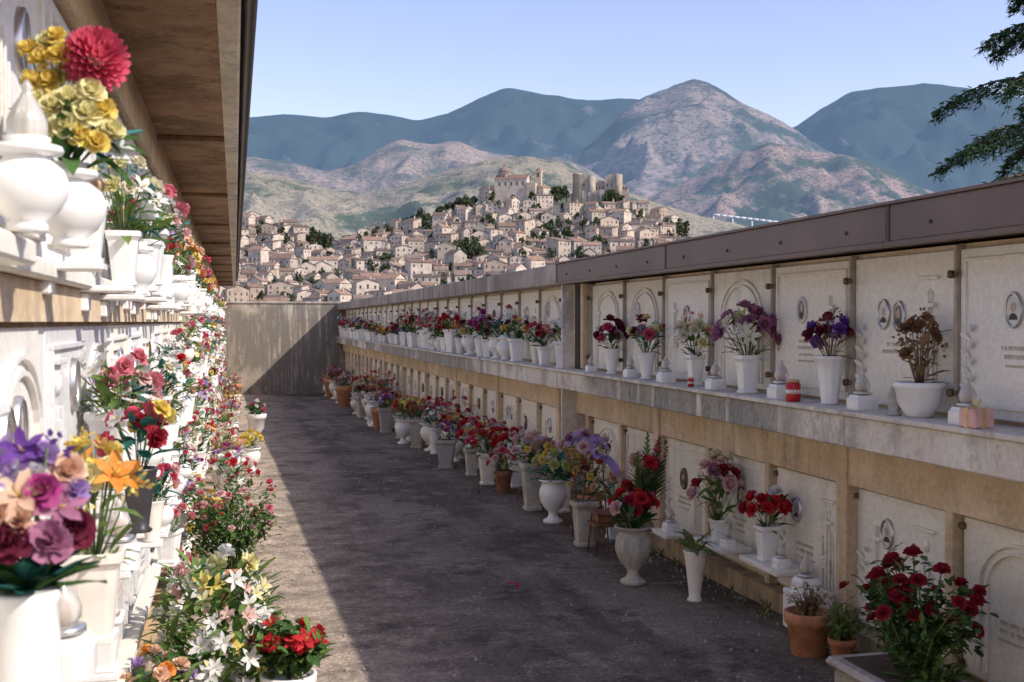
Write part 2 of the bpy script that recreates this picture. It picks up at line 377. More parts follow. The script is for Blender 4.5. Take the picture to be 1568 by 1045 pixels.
# ================================================================ STRUCTURES
XR=2.97; YE=33.0; XL=-.42; W=.874; YB=-7.0
mb=MB(); mb.add([(-40000,-40000,-1.0),(40000,-40000,-1.0),(40000,40000,-1.0),(-40000,40000,-1.0)],[(0,1,2,3)],'ground_dry'); mb.obj('ground')
mb=MB()
ys=[YB+i*(YE+.3-YB)/60 for i in range(61)]; xs=[-.6,0,.6,1.2,1.8,2.4,3.2]
vs=[(x,y,gz(y)+.012*noise.noise(Vector((x*.7,y*.5,0)))) for y in ys for x in xs]
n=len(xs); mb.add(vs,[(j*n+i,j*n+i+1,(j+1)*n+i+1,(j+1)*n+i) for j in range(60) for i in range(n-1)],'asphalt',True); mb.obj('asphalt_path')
YP=9.98
mb=MB()
mb.box(XR+.035,5.2,YB,YE,-1.1,1.93,'plaster_cream')
mb.box(2.93,XR+.035,YB,YE,.80,1.02,'plaster_cream')
mb.box(2.90,XR+.035,YB,YE,-1.05,.11,'plinth')
segs=[YB,-4.2,-1.1,1.9,4.95,8.0,YP-.04]
for a,b in zip(segs,segs[1:]): mb.box(2.75,XR+.03,a+.003,b-.003,1.02,1.165,'ledge_white',.006); mb.box(2.728,XR+.03,a+.003,b-.003,1.167,1.19,'ledge_top',.004)
segs=[YP+.02,13.2,16.4,19.6,22.8,26,29.2,YE]
for i,(a,b) in enumerate(zip(segs,segs[1:])):
    dx=.0 if i!=1 else .03
    mb.box(2.76-dx,XR+.03,a+.003,b-.003,1.01,1.16,'ledge_white',.006); mb.box(2.74-dx,XR+.03,a+.003,b-.003,1.162,1.185,'ledge_top',.004)
mb.box(2.90,XR+.04,YP-.30,YP-.02,1.195,1.93,'plaster_cream',.008)
mb.box(2.80,XR+.04,YP-.02,YP+.02,-.1,1.93,'ledge_white')
mb.box(2.892,2.90,YP-.24,YP-.10,1.195,1.93,'gap')
for i in range(-8,32):
    yy=5.28+i*W
    mb.box(2.935,XR+.03,yy-.028,yy+.028,.112,.80,'plaster_cream',.004)
    if i%3==0: mb.box(2.915,XR+.02,yy-.05,yy+.05,-.6,1.015,'plaster_cream',.006)
mb.obj('columbarium_wall')
mb=MB()
segs=[YB,-3.5,-.8,1.9,4.6,7.3,YP]
for a,b in zip(segs,segs[1:]):
    mb.box(2.75,5.3,a+.002,b-.002,1.945,2.105,'brown_metal',.004)
    mb.box(2.738,2.80,a+.002,b-.002,1.925,1.945,'brown_metal'); mb.box(2.735,5.3,a+.002,b-.002,2.105,2.118,'brown_metal')
    mb.box(2.746,2.752,b-.03,b-.005,1.945,2.105,'dark_metal')
    for k in range(4): yy=a+(k+.5)*(b-a)/4; mb.box(2.743,2.749,yy-.008,yy+.008,2.0,2.016,'dark_metal')
mb.obj('metal_roof_fascia')
mb=MB()
segs=[YP+.004,13,16.2,19,22.2,25.4,28.6,YE]
for a,b in zip(segs,segs[1:]): mb.box(2.76,5.3,a+.003,b-.003,1.93,2.11,'concrete_coping',.008)
mb.obj('concrete_coping')
mb=MB()
mb.box(-3,3.6,YE,YE+.35,-1.1,2.10,'concrete_back'); mb.box(-3,3.6,YE-.03,YE+.38,2.10,2.16,'concrete_coping',.01)
mb.obj('concrete_end_wall')
# ---- left columbarium
mb=MB()
mb.box(-3,XL-.03,YB,YE-.01,-1.1,2.6,'plaster_cream')
for zs in (.35,1.04,1.73):
    y=YB
    while y<YE-.1:
        y2=min(y+(2.16 if y>2 else (2.02-YB)/4 ),YE-.02)
        dx=.11 if y<1.9 and zs>1 else .045
        mb.box(XL-.03,XL+dx,y+.003,y2-.003,zs-.04,zs,'marble_cream',.006)
        mb.box(XL-.03,XL+.012,y+.003,y2-.003,zs-.13,zs-.042,'plaster_cream'); y=y2
mb.box(XL-.03,XL+.02,YB,YE-.02,-1.05,.08,'plinth')
mb.box(XL-.03,XL+.02,YB,YE-.02,2.40,2.6,'plaster_cream')
mb.obj('columbarium_wall')
mb=MB()
mb.box(-3.2,-.05,YB,YE-.03,2.6,2.72,'soffit')
mb.box(-.05,.02,YB,YE-.03,2.53,2.78,'eave_lip',.008)
for i in range(14):
    yy=-5+i*2.9
    mb.box(XL+.02,-.052,yy-.05,yy+.05,2.57,2.5985,'soffit',.004)
mb.box(-3.3,.04,YB,YE-.02,2.785,2.83,'terracotta_dark')
gp=[(.025,2.76),(.03,2.70),(.055,2.675),(.08,2.70),(.085,2.76)]
vs=[(x,yy,z) for yy in (YB,YE-.03) for x,z in gp]; mb.add(vs,[(i,i+1,i+6,i+5) for i in range(4)],'dark_metal',True)
mb.obj('tiled_eave')

# ---------------------------------------------------------------- plaques
def oval(mb,x,s,y,z,ry,rz,frame_m='silver'):
    seg=22
    def ring(rr,off): return [(x+s*off,y+ry*rr*math.cos(2*pi*i/seg),z+rz*rr*math.sin(2*pi*i/seg)) for i in range(seg)]
    vs=ring(1.16,0)+ring(1.13,.014)+ring(1.0,.018)+ring(.95,.009)
    fs=[(j*seg+i,j*seg+(i+1)%seg,(j+1)*seg+(i+1)%seg,(j+1)*seg+i) for j in range(3) for i in range(seg)]
    mb.add(vs,fs,frame_m,True)
    mb.add(ring(.95,.0085),[tuple(range(seg))],'marble_grey')
    mb.add(ring(.82,.0095),[tuple(range(seg))],'photo_dark' if PR.random()<.6 else 'marble_grey')
    mb.add([(x+s*.0112,y+ry*.34*math.cos(2*pi*i/12),z+rz*.18+rz*.32*math.sin(2*pi*i/12)) for i in range(12)],[tuple(range(12))],'photo_skin')
    mb.add([(x+s*.0105,y+ry*.6*math.cos(pi*i/8),z-rz*.6+rz*.42*math.sin(pi*i/8)) for i in range(9)],[tuple(range(9))],'dark_metal')
def plaque(s,y0,y1,z0,z1,xf,rn,design=None,mm=None,name='burial_niche_plaque'):
    mb=MB(); m=mm or rn.choice(['marble_white','marble_cream','marble_warm','marble_warm','marble_cream'])
    g=.014; t=rn.uniform(.014,.024)
    mb.box(xf-s*.01,xf+s*t,y0+g,y1-g,z0+.006,z1-.008,m,.004)
    x=xf+s*t; w=y1-y0; h=z1-z0; yc=(y0+y1)/2; d=rn.randrange(6) if design is None else design
    def strip(a,b,c,e,th=.006,mt=None): mb.box(x-s*.002,x+s*th*1.5,a,b,c,e,mt or m,.002)
    if d in (0,2,4):
        a=.05; q=.014
        strip(y0+a,y1-a,z1-a-q,z1-a,.009); strip(y0+a,y1-a,z0+a,z0+a+q,.009); strip(y0+a,y0+a+q,z0+a+q,z1-a-q,.009); strip(y1-a-q,y1-a,z0+a+q,z1-a-q,.009)
    if d in (1,3):
        rr=w*.33; zc=z1-.07-rr*.75; seg=14
        for ro in (0,.045):
            r2=rr-ro; vs=[]
            for i in range(seg+1):
                tt=pi*i/seg
                for r,o in ((r2+.014,.0),(r2+.014,.014),(r2,.014),(r2,.0)): vs.append((x+s*o,yc+r*math.cos(tt),zc+r*.75*math.sin(tt)))
            mb.add(vs,[(i*4+j,i*4+j+1,i*4+j+5,i*4+j+4) for i in range(seg) for j in range(3)],m)
            strip(yc-r2-.014,yc-r2,z0+.04,zc,.009); strip(yc+r2,yc+r2+.014,z0+.04,zc,.009)
    if d in (0,3,5):
        cy=y0+w*(.25 if rn.random()<.5 else .75); cz=z0+h*.62; rn.random()
        strip(cy-.010,cy+.010,cz-.12,cz+.09,.014,m); strip(cy-.05,cy+.05,cz+.02,cz+.040,.0145,m)
        for k in range(6): mb.petal(Vector((x+s*.004,cy+(-1)**k*.012,cz-.15-k*.012)),Vector((s*.25,(-1)**k*.9,-.3)).normalized(),Vector((s,0,0)),.045,.022,.15,'letters' if k%2 else m)
    if d in (2,5,4):
        cy=y0+w*.25
        strip(cy-.075,cy+.075,z0+.07,z0+.085,.012); strip(cy-.075,cy+.075,z0+h*.82,z0+h*.82+.014,.012)
        for i in range(6): strip(cy-.055+i*.019,cy-.045+i*.019,z0+.09,z0+h*.66-abs(i-2.5)*.03,.006+.005*(i%2))
        mb.lathe((x,cy,z0+h*.68),[(.012,0),(.026,.02),(.024,.045),(.008,.06)],m,12,sx=.6)
        for k in range(9):
            zz=z0+.08+k*.035; mb.petal(Vector((x+s*.004,y1-.09,zz)),Vector((s*.25,(1 if k%2 else -1)*.8,.6)).normalized(),Vector((s,0,0)),.05,.024,.15,'marble_grey' if rn.random()<.5 else m)
    if d!=3 or rn.random()<.5:
        oy=yc+w*rn.uniform(-.04,.22); oz=z0+h*rn.uniform(.6,.72)
        oval(mb,x,s,oy,oz,.046,.064,rn.choice(['silver','bronze','marble_grey','silver']))
        if rn.random()<.25: oval(mb,x,s,oy-.13,oz-.01,.046,.064,'silver')
    nl=rn.choice([2,3,4]); cy=yc+w*.06; lz=z0+h*.40; lm='letters'
    for l in range(nl):
        ln=rn.uniform(.12,.24); yy=cy-ln/2; hh=.017 if l<2 else .011
        while yy<cy+ln/2:
            ww=rn.uniform(.005,.011)
            if rn.random()<.86:
                mb.box(x-s*.001,x+s*.003,yy,yy+ww*.35,lz-l*.034,lz-l*.034+hh,lm)
                mb.box(x-s*.001,x+s*.0032,yy+ww*.35,yy+ww,lz-l*.034+rn.choice([0,.4,.6])*hh,lz-l*.034+hh*1.02,lm)
            yy+=ww+.004
    mb.obj(name)
rn=random.Random(3)
desg={-1:2,0:5,1:0,2:3,3:0,4:1}
for i in range(-5,32):
    y0=5.28+(i-1)*W; y1=y0+W
    if y1>YE: break
    if y1>YP-.30 and y0<YP: continue
    plaque(-1,y0,y1,1.20,1.915,XR+.03,rn,desg.get(i))
    plaque(-1,y0+.028,y1-.028,.125,.79,XR+.03,rn)
plaque(-1,YP+.03,5.28+6*W,1.20,1.915,XR+.03,rn,0)
mb=MB()
for i in range(-5,32):
    yy=5.28+i*W
    if YP-.30<yy<YP+.05: continue
    mb.box(XR-.012,XR+.03,yy-.009,yy+.009,1.191,1.925,'divider',.003)
    for z in (1.30,1.80):
        mb.box(XR-.028,XR-.012,yy-.03,yy+.03,z-.011,z+.011,'bronze',.003)
        mb.lathe((XR-.03,yy,z-.017),[(.008,0),(.015,.006),(.015,.028),(.008,.034)],'bronze',10)
    for sgn in (-1,1):
        for z in (.17,.745): mb.box(XR-.012,XR+.01,yy+sgn*.05-.012,yy+sgn*.05+.012,z-.014,z+.014,'bronze',.003)
mb.obj('plaque_clamps')
WL=.72; y=-.7; rn2=random.Random(8)
while y+WL<YE:
    for z0,z1 in ((.352,.905),(1.042,1.595),(1.732,2.395)):
        plaque(1,y,y+WL,z0,z1,XL-.03,rn2,None,rn2.choice(['marble_white','marble_cream','marble_warm','marble_grey']))
    y+=WL

# ================================================================ FLOWER VASE LIBRARY
PAL=[[('rose','red',6,.035),('rose','pink',3,.034),('sprig','white',3,.03)],
 [('rose','yellow',5,.034),('carn','burgundy',3,.035),('sprig','lime',3,.03)],
 [('rose','burgundy',4,.036),('carn','mauve',5,.034)],
 [('carn','lightpink',6,.036),('rose','rosepink',5,.032),('sprig','white',4,.03)],
 [('rose','orange',5,.034),('carn','red',3,.036),('daisy','yellow',5,.03)],
 [('daisy','white',8,.032),('rose','pink',4,.032),('sprig','lilac',3,.03)],
 [('carn','magenta',5,.036),('rose','lilac',4,.034),('sprig','lilac',3,.03)],
 [('rose','peach',6,.036),('daisy','cream',5,.03),('sprig','teal',4,.03)],
 [('carn','red',6,.036),('rose','white',4,.033)],
 [('rose','cream',6,.035),('sprig','lime',5,.032),('rose','rosepink',3,.03)],
 [('lily','white',4,.045),('rose','pink',4,.034),('sprig','teal',3,.03)],
 [('carn','rosepink',6,.036),('sprig','orange',4,.03),('rose','white',3,.03)],
 [('daisy','lilac',6,.03),('rose','rosepink',5,.034),('sprig','yellow',3,.028)],
 [('lily','orange',3,.045),('carn','yellow',5,.034),('sprig','red',3,.03)],
 [('daisy','paleyellow',5,.03),('sprig','teal',5,.03),('carn','lightpink',3,.032)],
 [('rose','crimson',5,.034),('carn','peach',4,.032),('sprig','driedred',3,.03)]]
NL=len(PAL)
def shelfset(kind,seed,h=.17,rx=.11,bh=.2,vm=None):
    rn=random.Random(seed); mb=MB(); vm=vm or rn.choice(['porcelain','porcelain','marble_white','porcelain_warm'])
    vase(mb,kind,(0,0,0),h,vm)
    arrange(mb,(0,0,h*.9),rx,bh,PAL[seed%NL],rn.choice(['leaf','leaf','leaf_light','leaf_teal']),26,.09,rn)
    return mb.mesh('flower_vase')
kinds=['taper','square','urn','onion','cone','square','taper']
LIB=[shelfset(kinds[i%7],i,h=.17+.02*(i%3),rx=.10+.015*(i%3),bh=.19+.02*(i%4)) for i in range(NL)]
LIBL=[LIB[i] for i in (1,3,5,7,9,10,12,13,14,4,6,5,9,14,11,10,7)]
POTS=[shelfset(['urn','square','square','pot','urn','cone','square'][i%7],96+i,h=.3+.03*(i%4),rx=.16+.025*(i%3),bh=.28+.02*(i%3),
      vm=['porcelain','planter_concrete','porcelain_warm','terracotta','marble_white','porcelain','stone_grey'][i%7]) for i in range(NL)]
rl=random.Random(21)
def vsc(a,b): q=rl.uniform(a,b); return (q,q,q*rl.uniform(.85,1.2))
y=10.15
while y<YE-.3:
    place(rl.choice(LIB),'flower_vase',(2.86+rl.uniform(-.03,.03),y,1.186),rl.uniform(0,6.3),vsc(.85,1.4)); y+=rl.uniform(.36,.72)
y=13.6
while y<YE-.6:
    place(rl.choice(POTS),'potted_flowers',(rl.uniform(2.32,2.66),y,gz(y)-.004),rl.uniform(0,6.3),vsc(.85,1.25)); y+=rl.uniform(.36,.66)
y=12.5
while y<YE-.6:
    place(rl.choice(POTS),'potted_flowers',(rl.uniform(2.68,2.76),y,gz(y)-.004),rl.uniform(0,6.3),vsc(.9,1.3)); y+=rl.uniform(.6,1.3)
mbk=MB()
def bracket(yy,z,d=.14):
    mbk.box(XL,XL+d,yy-.05,yy+.05,z-.018,z,'marble_white',.004); mbk.box(XL,XL+.03,yy-.035,yy+.035,z-.07,z-.02,'marble_white',.004)
q=MB(); lamp(q,(0,0,0),.17,'porcelain'); LM=q.mesh('votive_lamp')
q=MB(); vase(q,'square',(0,0,0),.17,'porcelain'); EV1=q.mesh('empty_vase'); q=MB(); vase(q,'cone',(0,0,0),.18,'marble_white'); EV2=q.mesh('empty_vase')
for zs,ys0,lo,hi,dz in ((1.71,3.9,.30,.52,.04),(1.06,3.5,.34,.6,.07),(.35,6.3,.6,1.0,.05),(.72,4.8,.38,.7,.09),(1.34,6.5,.9,2.0,.08),(.12,6.5,.6,1.1,.08)):
    y=ys0
    while y<YE-.3:
        z=zs+rl.uniform(-dz,dz); bracket(y,z)
        place(rl.choice(LIBL),'flower_vase',(XL+.10+rl.uniform(-.02,.03),y,z+.001),rl.uniform(0,6.3),vsc(.65,.95))
        t=rl.random()
        if t<.6:
            bracket(y+.15,z); place(LM if t<.3 else rl.choice([EV1,EV2]),'votive_lamp' if t<.3 else 'empty_vase',(XL+.09,y+.15,z+.001),0,rl.uniform(.7,.95))
        y+=rl.uniform(lo,hi)+(.12 if t<.6 else 0)
y=8.0
while y<YE-.5:
    place(rl.choice(POTS),'potted_flowers',(XL+.30+rl.uniform(-.05,.12),y,gz(y)-.004),rl.uniform(0,6.3),vsc(.6,.95)); y+=rl.uniform(.5,1.1)

# ================================================================ HAND PLACED, RIGHT SHELF
def R_item(b,X=2.86): return on_plane(b,X)[0]
def setvase(name,loc,kind,h,vm,rx,bh,fl,leaf='leaf',nleaf=24,L=.09,seed=1,rs=1,**k):
    mb=MB(); vase(mb,kind,(0,0,0),h,vm,rs)
    arrange(mb,(0,0,h*.92),rx,bh,fl,leaf,nleaf,L,random.Random(seed),**k)
    return mb.obj(name,loc)
ZS=1.191
setvase('dried_flower_vase',(2.86,R_item(1408),ZS),'bowl',.15,'porcelain',.085,.33,[('carn','dried',10,.032),('sprig','dried',10,.04),('sprig','driedred',4,.03)],'leaf_dry',26,.08,5,rs=.85,stem='twig')
setvase('flower_vase',(2.87,R_item(1268),ZS),'taper',.24,'porcelain',.105,.25,[('carn','purple',6,.042),('carn','burgundy',6,.042),('sprig','driedred',6,.035),('sprig','lilac',4,.03)],'leaf_dry',20,.08,6,rs=.85,stem='twig')
setvase('flower_vase',(2.85,R_item(1147),ZS),'square',.22,'porcelain',.17,.30,[('carn','mauve',8,.06),('rose','mauve',4,.055),('carn','burgundy',4,.05),('lily','cream',6,.06),('carn','lightpink',2,.045),('sprig','lime',4,.035)],'leaf_light',26,.1,7,rs=.85)
setvase('flower_vase',(2.87,R_item(1063),ZS),'square',.20,'porcelain',.12,.28,[('carn','cream',6,.048),('rose','paleyellow',4,.045),('sprig','peach',7,.04),('sprig','rosepink',3,.03)],'leaf_light',24,.09,8,rs=.8)
setvase('flower_vase',(2.86,R_item(990),ZS),'cone',.19,'porcelain',.14,.27,[('rose','paleyellow',5,.045),('carn','crimson',2,.05),('rose','rosepink',4,.045),('sprig','teal',6,.04),('carn','burgundy',2,.045)],'leaf_teal',26,.09,9,rs=1.15)
setvase('flower_vase',(2.87,R_item(935),ZS),'cone',.20,'porcelain',.125,.25,[('rose','burgundy',9,.05),('carn','rosepink',3,.045),('sprig','lilac',2,.03)],'leaf_dark',24,.08,10,rs=1.1)
for b,h in ((1482,.19),(1321,.19),(1197,.21),(1096,.18),(1020,.19),(966,.17),(905,.14)):
    mb=MB(); lamp(mb,(0,0,0),h,'porcelain'); mb.obj('votive_lamp',(2.84,R_item(b,2.84),ZS))
for b,hh in ((1215,.115),(1058,.06)):
    mb=MB(); candle(mb,(0,0,0),hh); mb.obj('votive_candle',(2.79,R_item(b,2.79),ZS))
mb=MB(); mb.lathe((0,0,0),[(.03,0),(.03,.015),(.022,.02),(.026,.04),(.02,.075),(.012,.09),(.017,.1),(.016,.12),(.004,.13)],'stone_grey',12)
mb.petal(Vector((0,.008,.05)),Vector((0,.5,.8)).normalized(),Vector((-1,0,0)),.06,.03,0,'stone_grey'); mb.petal(Vector((0,-.008,.05)),Vector((0,-.5,.8)).normalized(),Vector((-1,0,0)),.06,.03,0,'stone_grey')
mb.obj('angel_statuette',(2.80,R_item(1370,2.8),ZS))
mb=MB(); mb.box(-.045,.045,-.05,.05,0,.075,'pink_paper',.006); mb.box(-.047,.047,-.012,.012,-.0,.078,'gold_paper'); mb.box(-.01,.01,-.052,.052,0,.0785,'gold_paper')
for a in range(5): mb.petal(Vector((0,0,.078)),Vector((math.cos(a*1.3),math.sin(a*1.3),.6)).normalized(),Vector((0,0,1)),.035,.02,.5,'petal_paleyellow')
mb.obj('ribboned_box',(2.79,R_item(1496,2.79),ZS))

# ================================================================ HAND PLACED, RIGHT GROUND
def G(b,e): X,Y,s=on_ground(b,e); return (X,Y,gz(Y)-.003)
def gset(b,e,*a,**k):
    name=k.pop('name','potted_flowers'); return setvase(name,G(b,e),*a,**k)
gset(970,895,'urn',.36,'planter_concrete',.14,.30,[('rose','red',6,.05),('carn','crimson',4,.045),('rose','rosepink',4,.05),('rose','lightpink',2,.05)],'leaf',50,.14,seed=30,rs=.78,name='stone_urn_with_flowers')
X,Y,Z=G(985,890)
mb=MB(); rn=random.Random(4)
for i in range(10):
    d=Vector((rn.uniform(-.25,.3),rn.uniform(-.25,.25),1)).normalized(); L=rn.uniform(.4,.62)
    mb.tube((0,0,0),d*L,.004,.003,'stem',4)
    for j in range(22):
        k=j/22; t=(j%2)*pi+i; e=Vector((math.cos(t),math.sin(t),0)); mb.petal(d*(L*(.3+.7*k)),(e+d*1.4).normalized(),-e,.15*(1.1-k),.02,-.15,'leaf_light' if i%2 else 'leaf',prof=(.5,1,.7,.05))
    if i%2==0: spike(mb,d*L*.95,d,.05,'petal_rosepink' if i%4 else 'petal_peach',rn)
for k in range(7):
    d=Vector((rn.uniform(-.1,.25),rn.uniform(-.2,.2),1)).normalized(); (rose if k%2 else carn)(mb,d*rn.uniform(.28,.42),Vector((-.3,-.8,.4)),.045,rn.choice(['petal_peach','petal_lightpink','petal_red']),rn)
mb.obj('palm_fronds',(X,Y,Z+.34))
gset(1065,921,'cone',.29,'porcelain_warm',.07,.16,[('sprig','dried',2,.03)],'leaf_light',14,.12,seed=31,rs=.72,stem='twig',name='white_cone_vase')
gset(1014,818,'square',.22,'porcelain',.13,.33,[('carn','orange',7,.045),('rose','red',5,.045),('carn','red',3,.04)],'leaf',20,.09,seed=32,rs=.85)
gset(895,836,'square',.33,'planter_concrete',.12,.12,[('sprig','dried',4,.035)],'leaf_dry',14,.09,seed=33,rs=.8,name='concrete_planter')
gset(847,801,'urn',.36,'porcelain',.18,.27,[('carn','lime',6,.05),('rose','yellow',4,.04),('sprig','teal',8,.04),('rose','cream',3,.045),('sprig','lime',4,.04)],'leaf_teal',34,.12,seed=34,rs=.8,name='white_urn_with_flowers')
gset(815,781,'square',.42,'planter_concrete',.22,.3,[('carn','lightpink',9,.05),('rose','white',5,.045),('sprig','lilac',5,.04),('rose','yellow',3,.04)],'leaf',34,.12,seed=35,rs=.7)
gset(771,755,'pot',.22,'terracotta_dark',.15,.26,[('rose','rosepink',6,.045),('carn','lightpink',5,.04)],'leaf',30,.1,seed=36,rs=.75)
gset(746,742,'square',.33,'porcelain_warm',.24,.32,[('carn','red',9,.05),('rose','rosepink',6,.045),('sprig','lime',6,.04)],'leaf',34,.12,seed=37,rs=.85)
gset(722,728,'square',.3,'planter_concrete',.17,.3,[('rose','red',7,.045),('carn','white',5,.04)],'leaf',24,.1,seed=38,rs=.8)
gset(690,702,'urn',.36,'porcelain',.2,.3,[('carn','red',6,.05),('rose','peach',6,.045),('sprig','white',5,.04)],'leaf',26,.1,seed=39,rs=.85)
gset(663,682,'pot',.28,'stone_grey',.16,.2,[('sprig','teal',8,.05)],'leaf_teal',40,.1,seed=40,rs=.8)
gset(640,670,'pot',.27,'terracotta',.2,.28,[('carn','rosepink',8,.05),('rose','lightpink',5,.045)],'leaf',30,.1,seed=41,rs=.8)
gset(624,665,'urn',.34,'porcelain',.2,.28,[('carn','crimson',5,.05),('rose','pink',6,.045),('sprig','teal',4,.04)],'leaf',30,.1,seed=42)
for k,(b,h,vm,kd) in enumerate(((790,.34,'porcelain','square'),(760,.36,'porcelain','cone'),(862,.3,'porcelain','square'),(828,.3,'marble_white','urn'),(940,.28,'porcelain','square'),(735,.34,'porcelain','square'),(905,.26,'terracotta','pot'))):
    Y,s=on_plane(b,2.78); setvase('potted_flowers',(2.78,Y,gz(Y)-.003),kd,h,vm,.17,.3,PAL[(k*5+3)%NL]+[('carn',['red','lightpink','yellow'][k%3],4,.05)],'leaf',26,.1,200+k,rs=.75)
X,Y,Z=G(905,838); Y2=Y+.25; zb=.50
mb=MB()
for i in range(14):
    a=2*pi*i/14; b=2*pi*(i+1)/14
    for r,z in ((.12,0),(.15,.07),(.17,.16)): mb.tube((r*math.cos(a),r*math.sin(a),z),(r*math.cos(b),r*math.sin(b),z),.003,.003,'rust')
    mb.tube((.12*math.cos(a),.12*math.sin(a),0),(.17*math.cos(a+.2),.17*math.sin(a+.2),.16),.0025,.0025,'rust')
for i in range(12):
    a=pi*i/12; b=pi*(i+1)/12; mb.tube((.17*math.cos(a),0,.16+.1*math.sin(a)),(.17*math.cos(b),0,.16+.1*math.sin(b)),.004,.004,'rust')
for i in range(3):
    a=2*pi*i/3; mb.tube((.12*math.cos(a),.12*math.sin(a),0),(.16*math.cos(a),.16*math.sin(a),-zb+Z+.02),.006,.006,'rust')
arrange(mb,(0,0,.05),.19,.27,[('lily','lilac',5,.085),('rose','lightpink',6,.045),('carn','mauve',3,.04),('sprig','dried',5,.04)],'leaf_dry',16,.1,random.Random(50),stem='twig')
for k in range(5): mb.petal(Vector((.08,-.05,.12)),Vector((.4*k-.6,-.5,.5-.3*k)).normalized(),Vector((0,-.4,1)),.2,.09,-.4,'petal_lilac')
mb.obj('wire_flower_basket',(X+.02,Y2-.1,zb))
X,Y,Z=G(925,850); mb=MB()
for sx in (-.12,.12):
    for sy in (-.1,.1): mb.tube((sx,sy,0),(sx*.8,sy*.8,.28),.008,.008,'rust')
mb.box(-.13,.13,-.11,.11,.2,.22,'rust',.004); mb.box(-.12,.12,-.1,.1,.28,.295,'rust',.004); mb.box(-.09,.09,-.07,.07,.222,.275,'terracotta_dark',.01)
mb.obj('rusty_plant_stand',(X+.05,Y+.05,Z))
Yw,_=on_plane(1180,2.84)
mb=MB(); mb.box(-.1,.1,-.30,.16,-.03,0,'marble_cream',.006)
vase(mb,'square',(-.01,0,0),.19,'porcelain',.9); arrange(mb,(-.01,0,.17),.13,.23,[('rose','red',9,.048),('rose','white',4,.04),('carn','crimson',3,.045)],'leaf',24,.08,random.Random(60))
lamp(mb,(-.02,-.2,0),.14); mb.obj('niche_shelf_with_flowers',(2.83,Yw,.30))
mb=MB(); mb.box(-.1,.1,-.22,.22,-.03,0,'marble_cream',.006); vase(mb,'square',(0,.06,0),.13,'porcelain',1); arrange(mb,(0,.06,.12),.15,.40,[('rose','crimson',4,.05),('rose','lightpink',6,.05),('carn','mauve',4,.048),('carn','cream',4,.045),('sprig','dried',4,.03)],'leaf_light',36,.1,random.Random(61))
lamp(mb,(-.02,-.14,0),.13); mb.obj('niche_shelf_with_flowers',(2.83,on_plane(1108,2.84)[0],.28))
mb=MB(); mb.box(-.09,.09,-.14,.14,-.03,0,'marble_cream',.006); lamp(mb,(0,0,0),.17); mb.obj('niche_shelf_with_lamp',(2.83,on_plane(1030,2.84)[0],.20))
mb=MB(); mb.box(-.07,.07,-.12,.12,-.2,0,'marble_white',.006); lamp(mb,(0,0,0),.2); mb.obj('votive_lamp_block',(2.80,on_plane(1236,2.8)[0],.24))
def G2(b,X):
    Y,s=on_plane(b,X); return (X,Y,gz(Y)-.003)
def dryplant(name,loc,h,kind,vm,leaf,n,L,seed,ph):
    rn=random.Random(seed); mb=MB(); vase(mb,kind,(0,0,0),h,vm,1)
    for i in range(n):
        d=Vector((rn.gauss(0,.5),rn.gauss(0,.5),1)).normalized(); p=Vector((0,0,h*.85)); q=p+d*ph*rn.uniform(.5,1); mb.tube(p,q,.002,.0015,'twig',3)
        for j in range(5):
            u=p+(q-p)*rn.uniform(.3,1); e=Vector((rn.gauss(0,1),rn.gauss(0,1),rn.gauss(0,.6))).normalized(); mb.petal(u,e,Vector((0,0,1)),L,L*.5,-.1,leaf)
    return mb.obj(name,loc)
dryplant('terracotta_pot_with_dry_plant',G2(1240,2.66),.21,'pot','terracotta','leaf_dry',46,.03,70,.18)
dryplant('terracotta_pot_with_plant',G2(1292,2.74),.12,'pot','terracotta','leaf_light',50,.04,71,.2)
def rosebush(mb,c,rx,ry,h,seed,fl,leaf='leaf',nl=420,L=.045,ns=16):
    rn=random.Random(seed); c=Vector(c)
    tips=[]
    for i in range(ns):
        t=rn.uniform(0,6.3); q=math.sqrt(rn.random()); tip=c+Vector((rx*q*math.cos(t),ry*q*math.sin(t),h*rn.uniform(.55,1.0)*(1-.25*q)))
        mid=c+(tip-c)*.5+Vector((rn.gauss(0,.02),rn.gauss(0,.02),.03)); mb.tube(c,mid,.005,.004,'stem',4); mb.tube(mid,tip,.004,.0025,'stem',4); tips.append((mid,tip))
    for i in range(nl):
        a,b=rn.choice(tips); u=a+(b-a)*rn.uniform(-.5,1)+Vector((rn.gauss(0,.03),rn.gauss(0,.03),rn.gauss(0,.025)))
        e=Vector((rn.gauss(0,1),rn.gauss(0,1),rn.gauss(.2,.5))).normalized(); l=L*rn.uniform(.6,1.3)
        mb.petal(u,e,Vector((0,0,1)),l,l*.55,-.15,leaf if rn.random()<.6 else 'leaf_light',prof=(.3,1,.8,.08))
    k=0
    for kind,col,cnt,s in fl:
        for _ in range(cnt):
            a,b=tips[k%len(tips)]; k+=1
            p=b if k<=len(tips) else a+(b-a)*rn.uniform(.4,1.1)+Vector((rn.gauss(0,.05),rn.gauss(0,.05),rn.gauss(0,.03)))
            KIND[kind](mb,p,(p-c).normalized()+Vector((-.2,-.3,.1)),s*rn.uniform(.75,1.1),'petal_'+col,rn)
Yt=on_plane(1372,2.6)[0]
mb=MB()
for r,z0,z1 in ((.0,0,.16),(.025,.16,.20)):
    mb.box(-.17-r,.17+r,-.33-r,.33+r,z0,z1,'planter_concrete',.02)
mb.box(-.14,.14,-.29,.29,.195,.205,'soil')
rosebush(mb,(0,-.05,.18),.2,.30,.54,80,[('rose','crimson',40,.036),('rose','red',5,.034)],nl=1300,L=.045,ns=30)
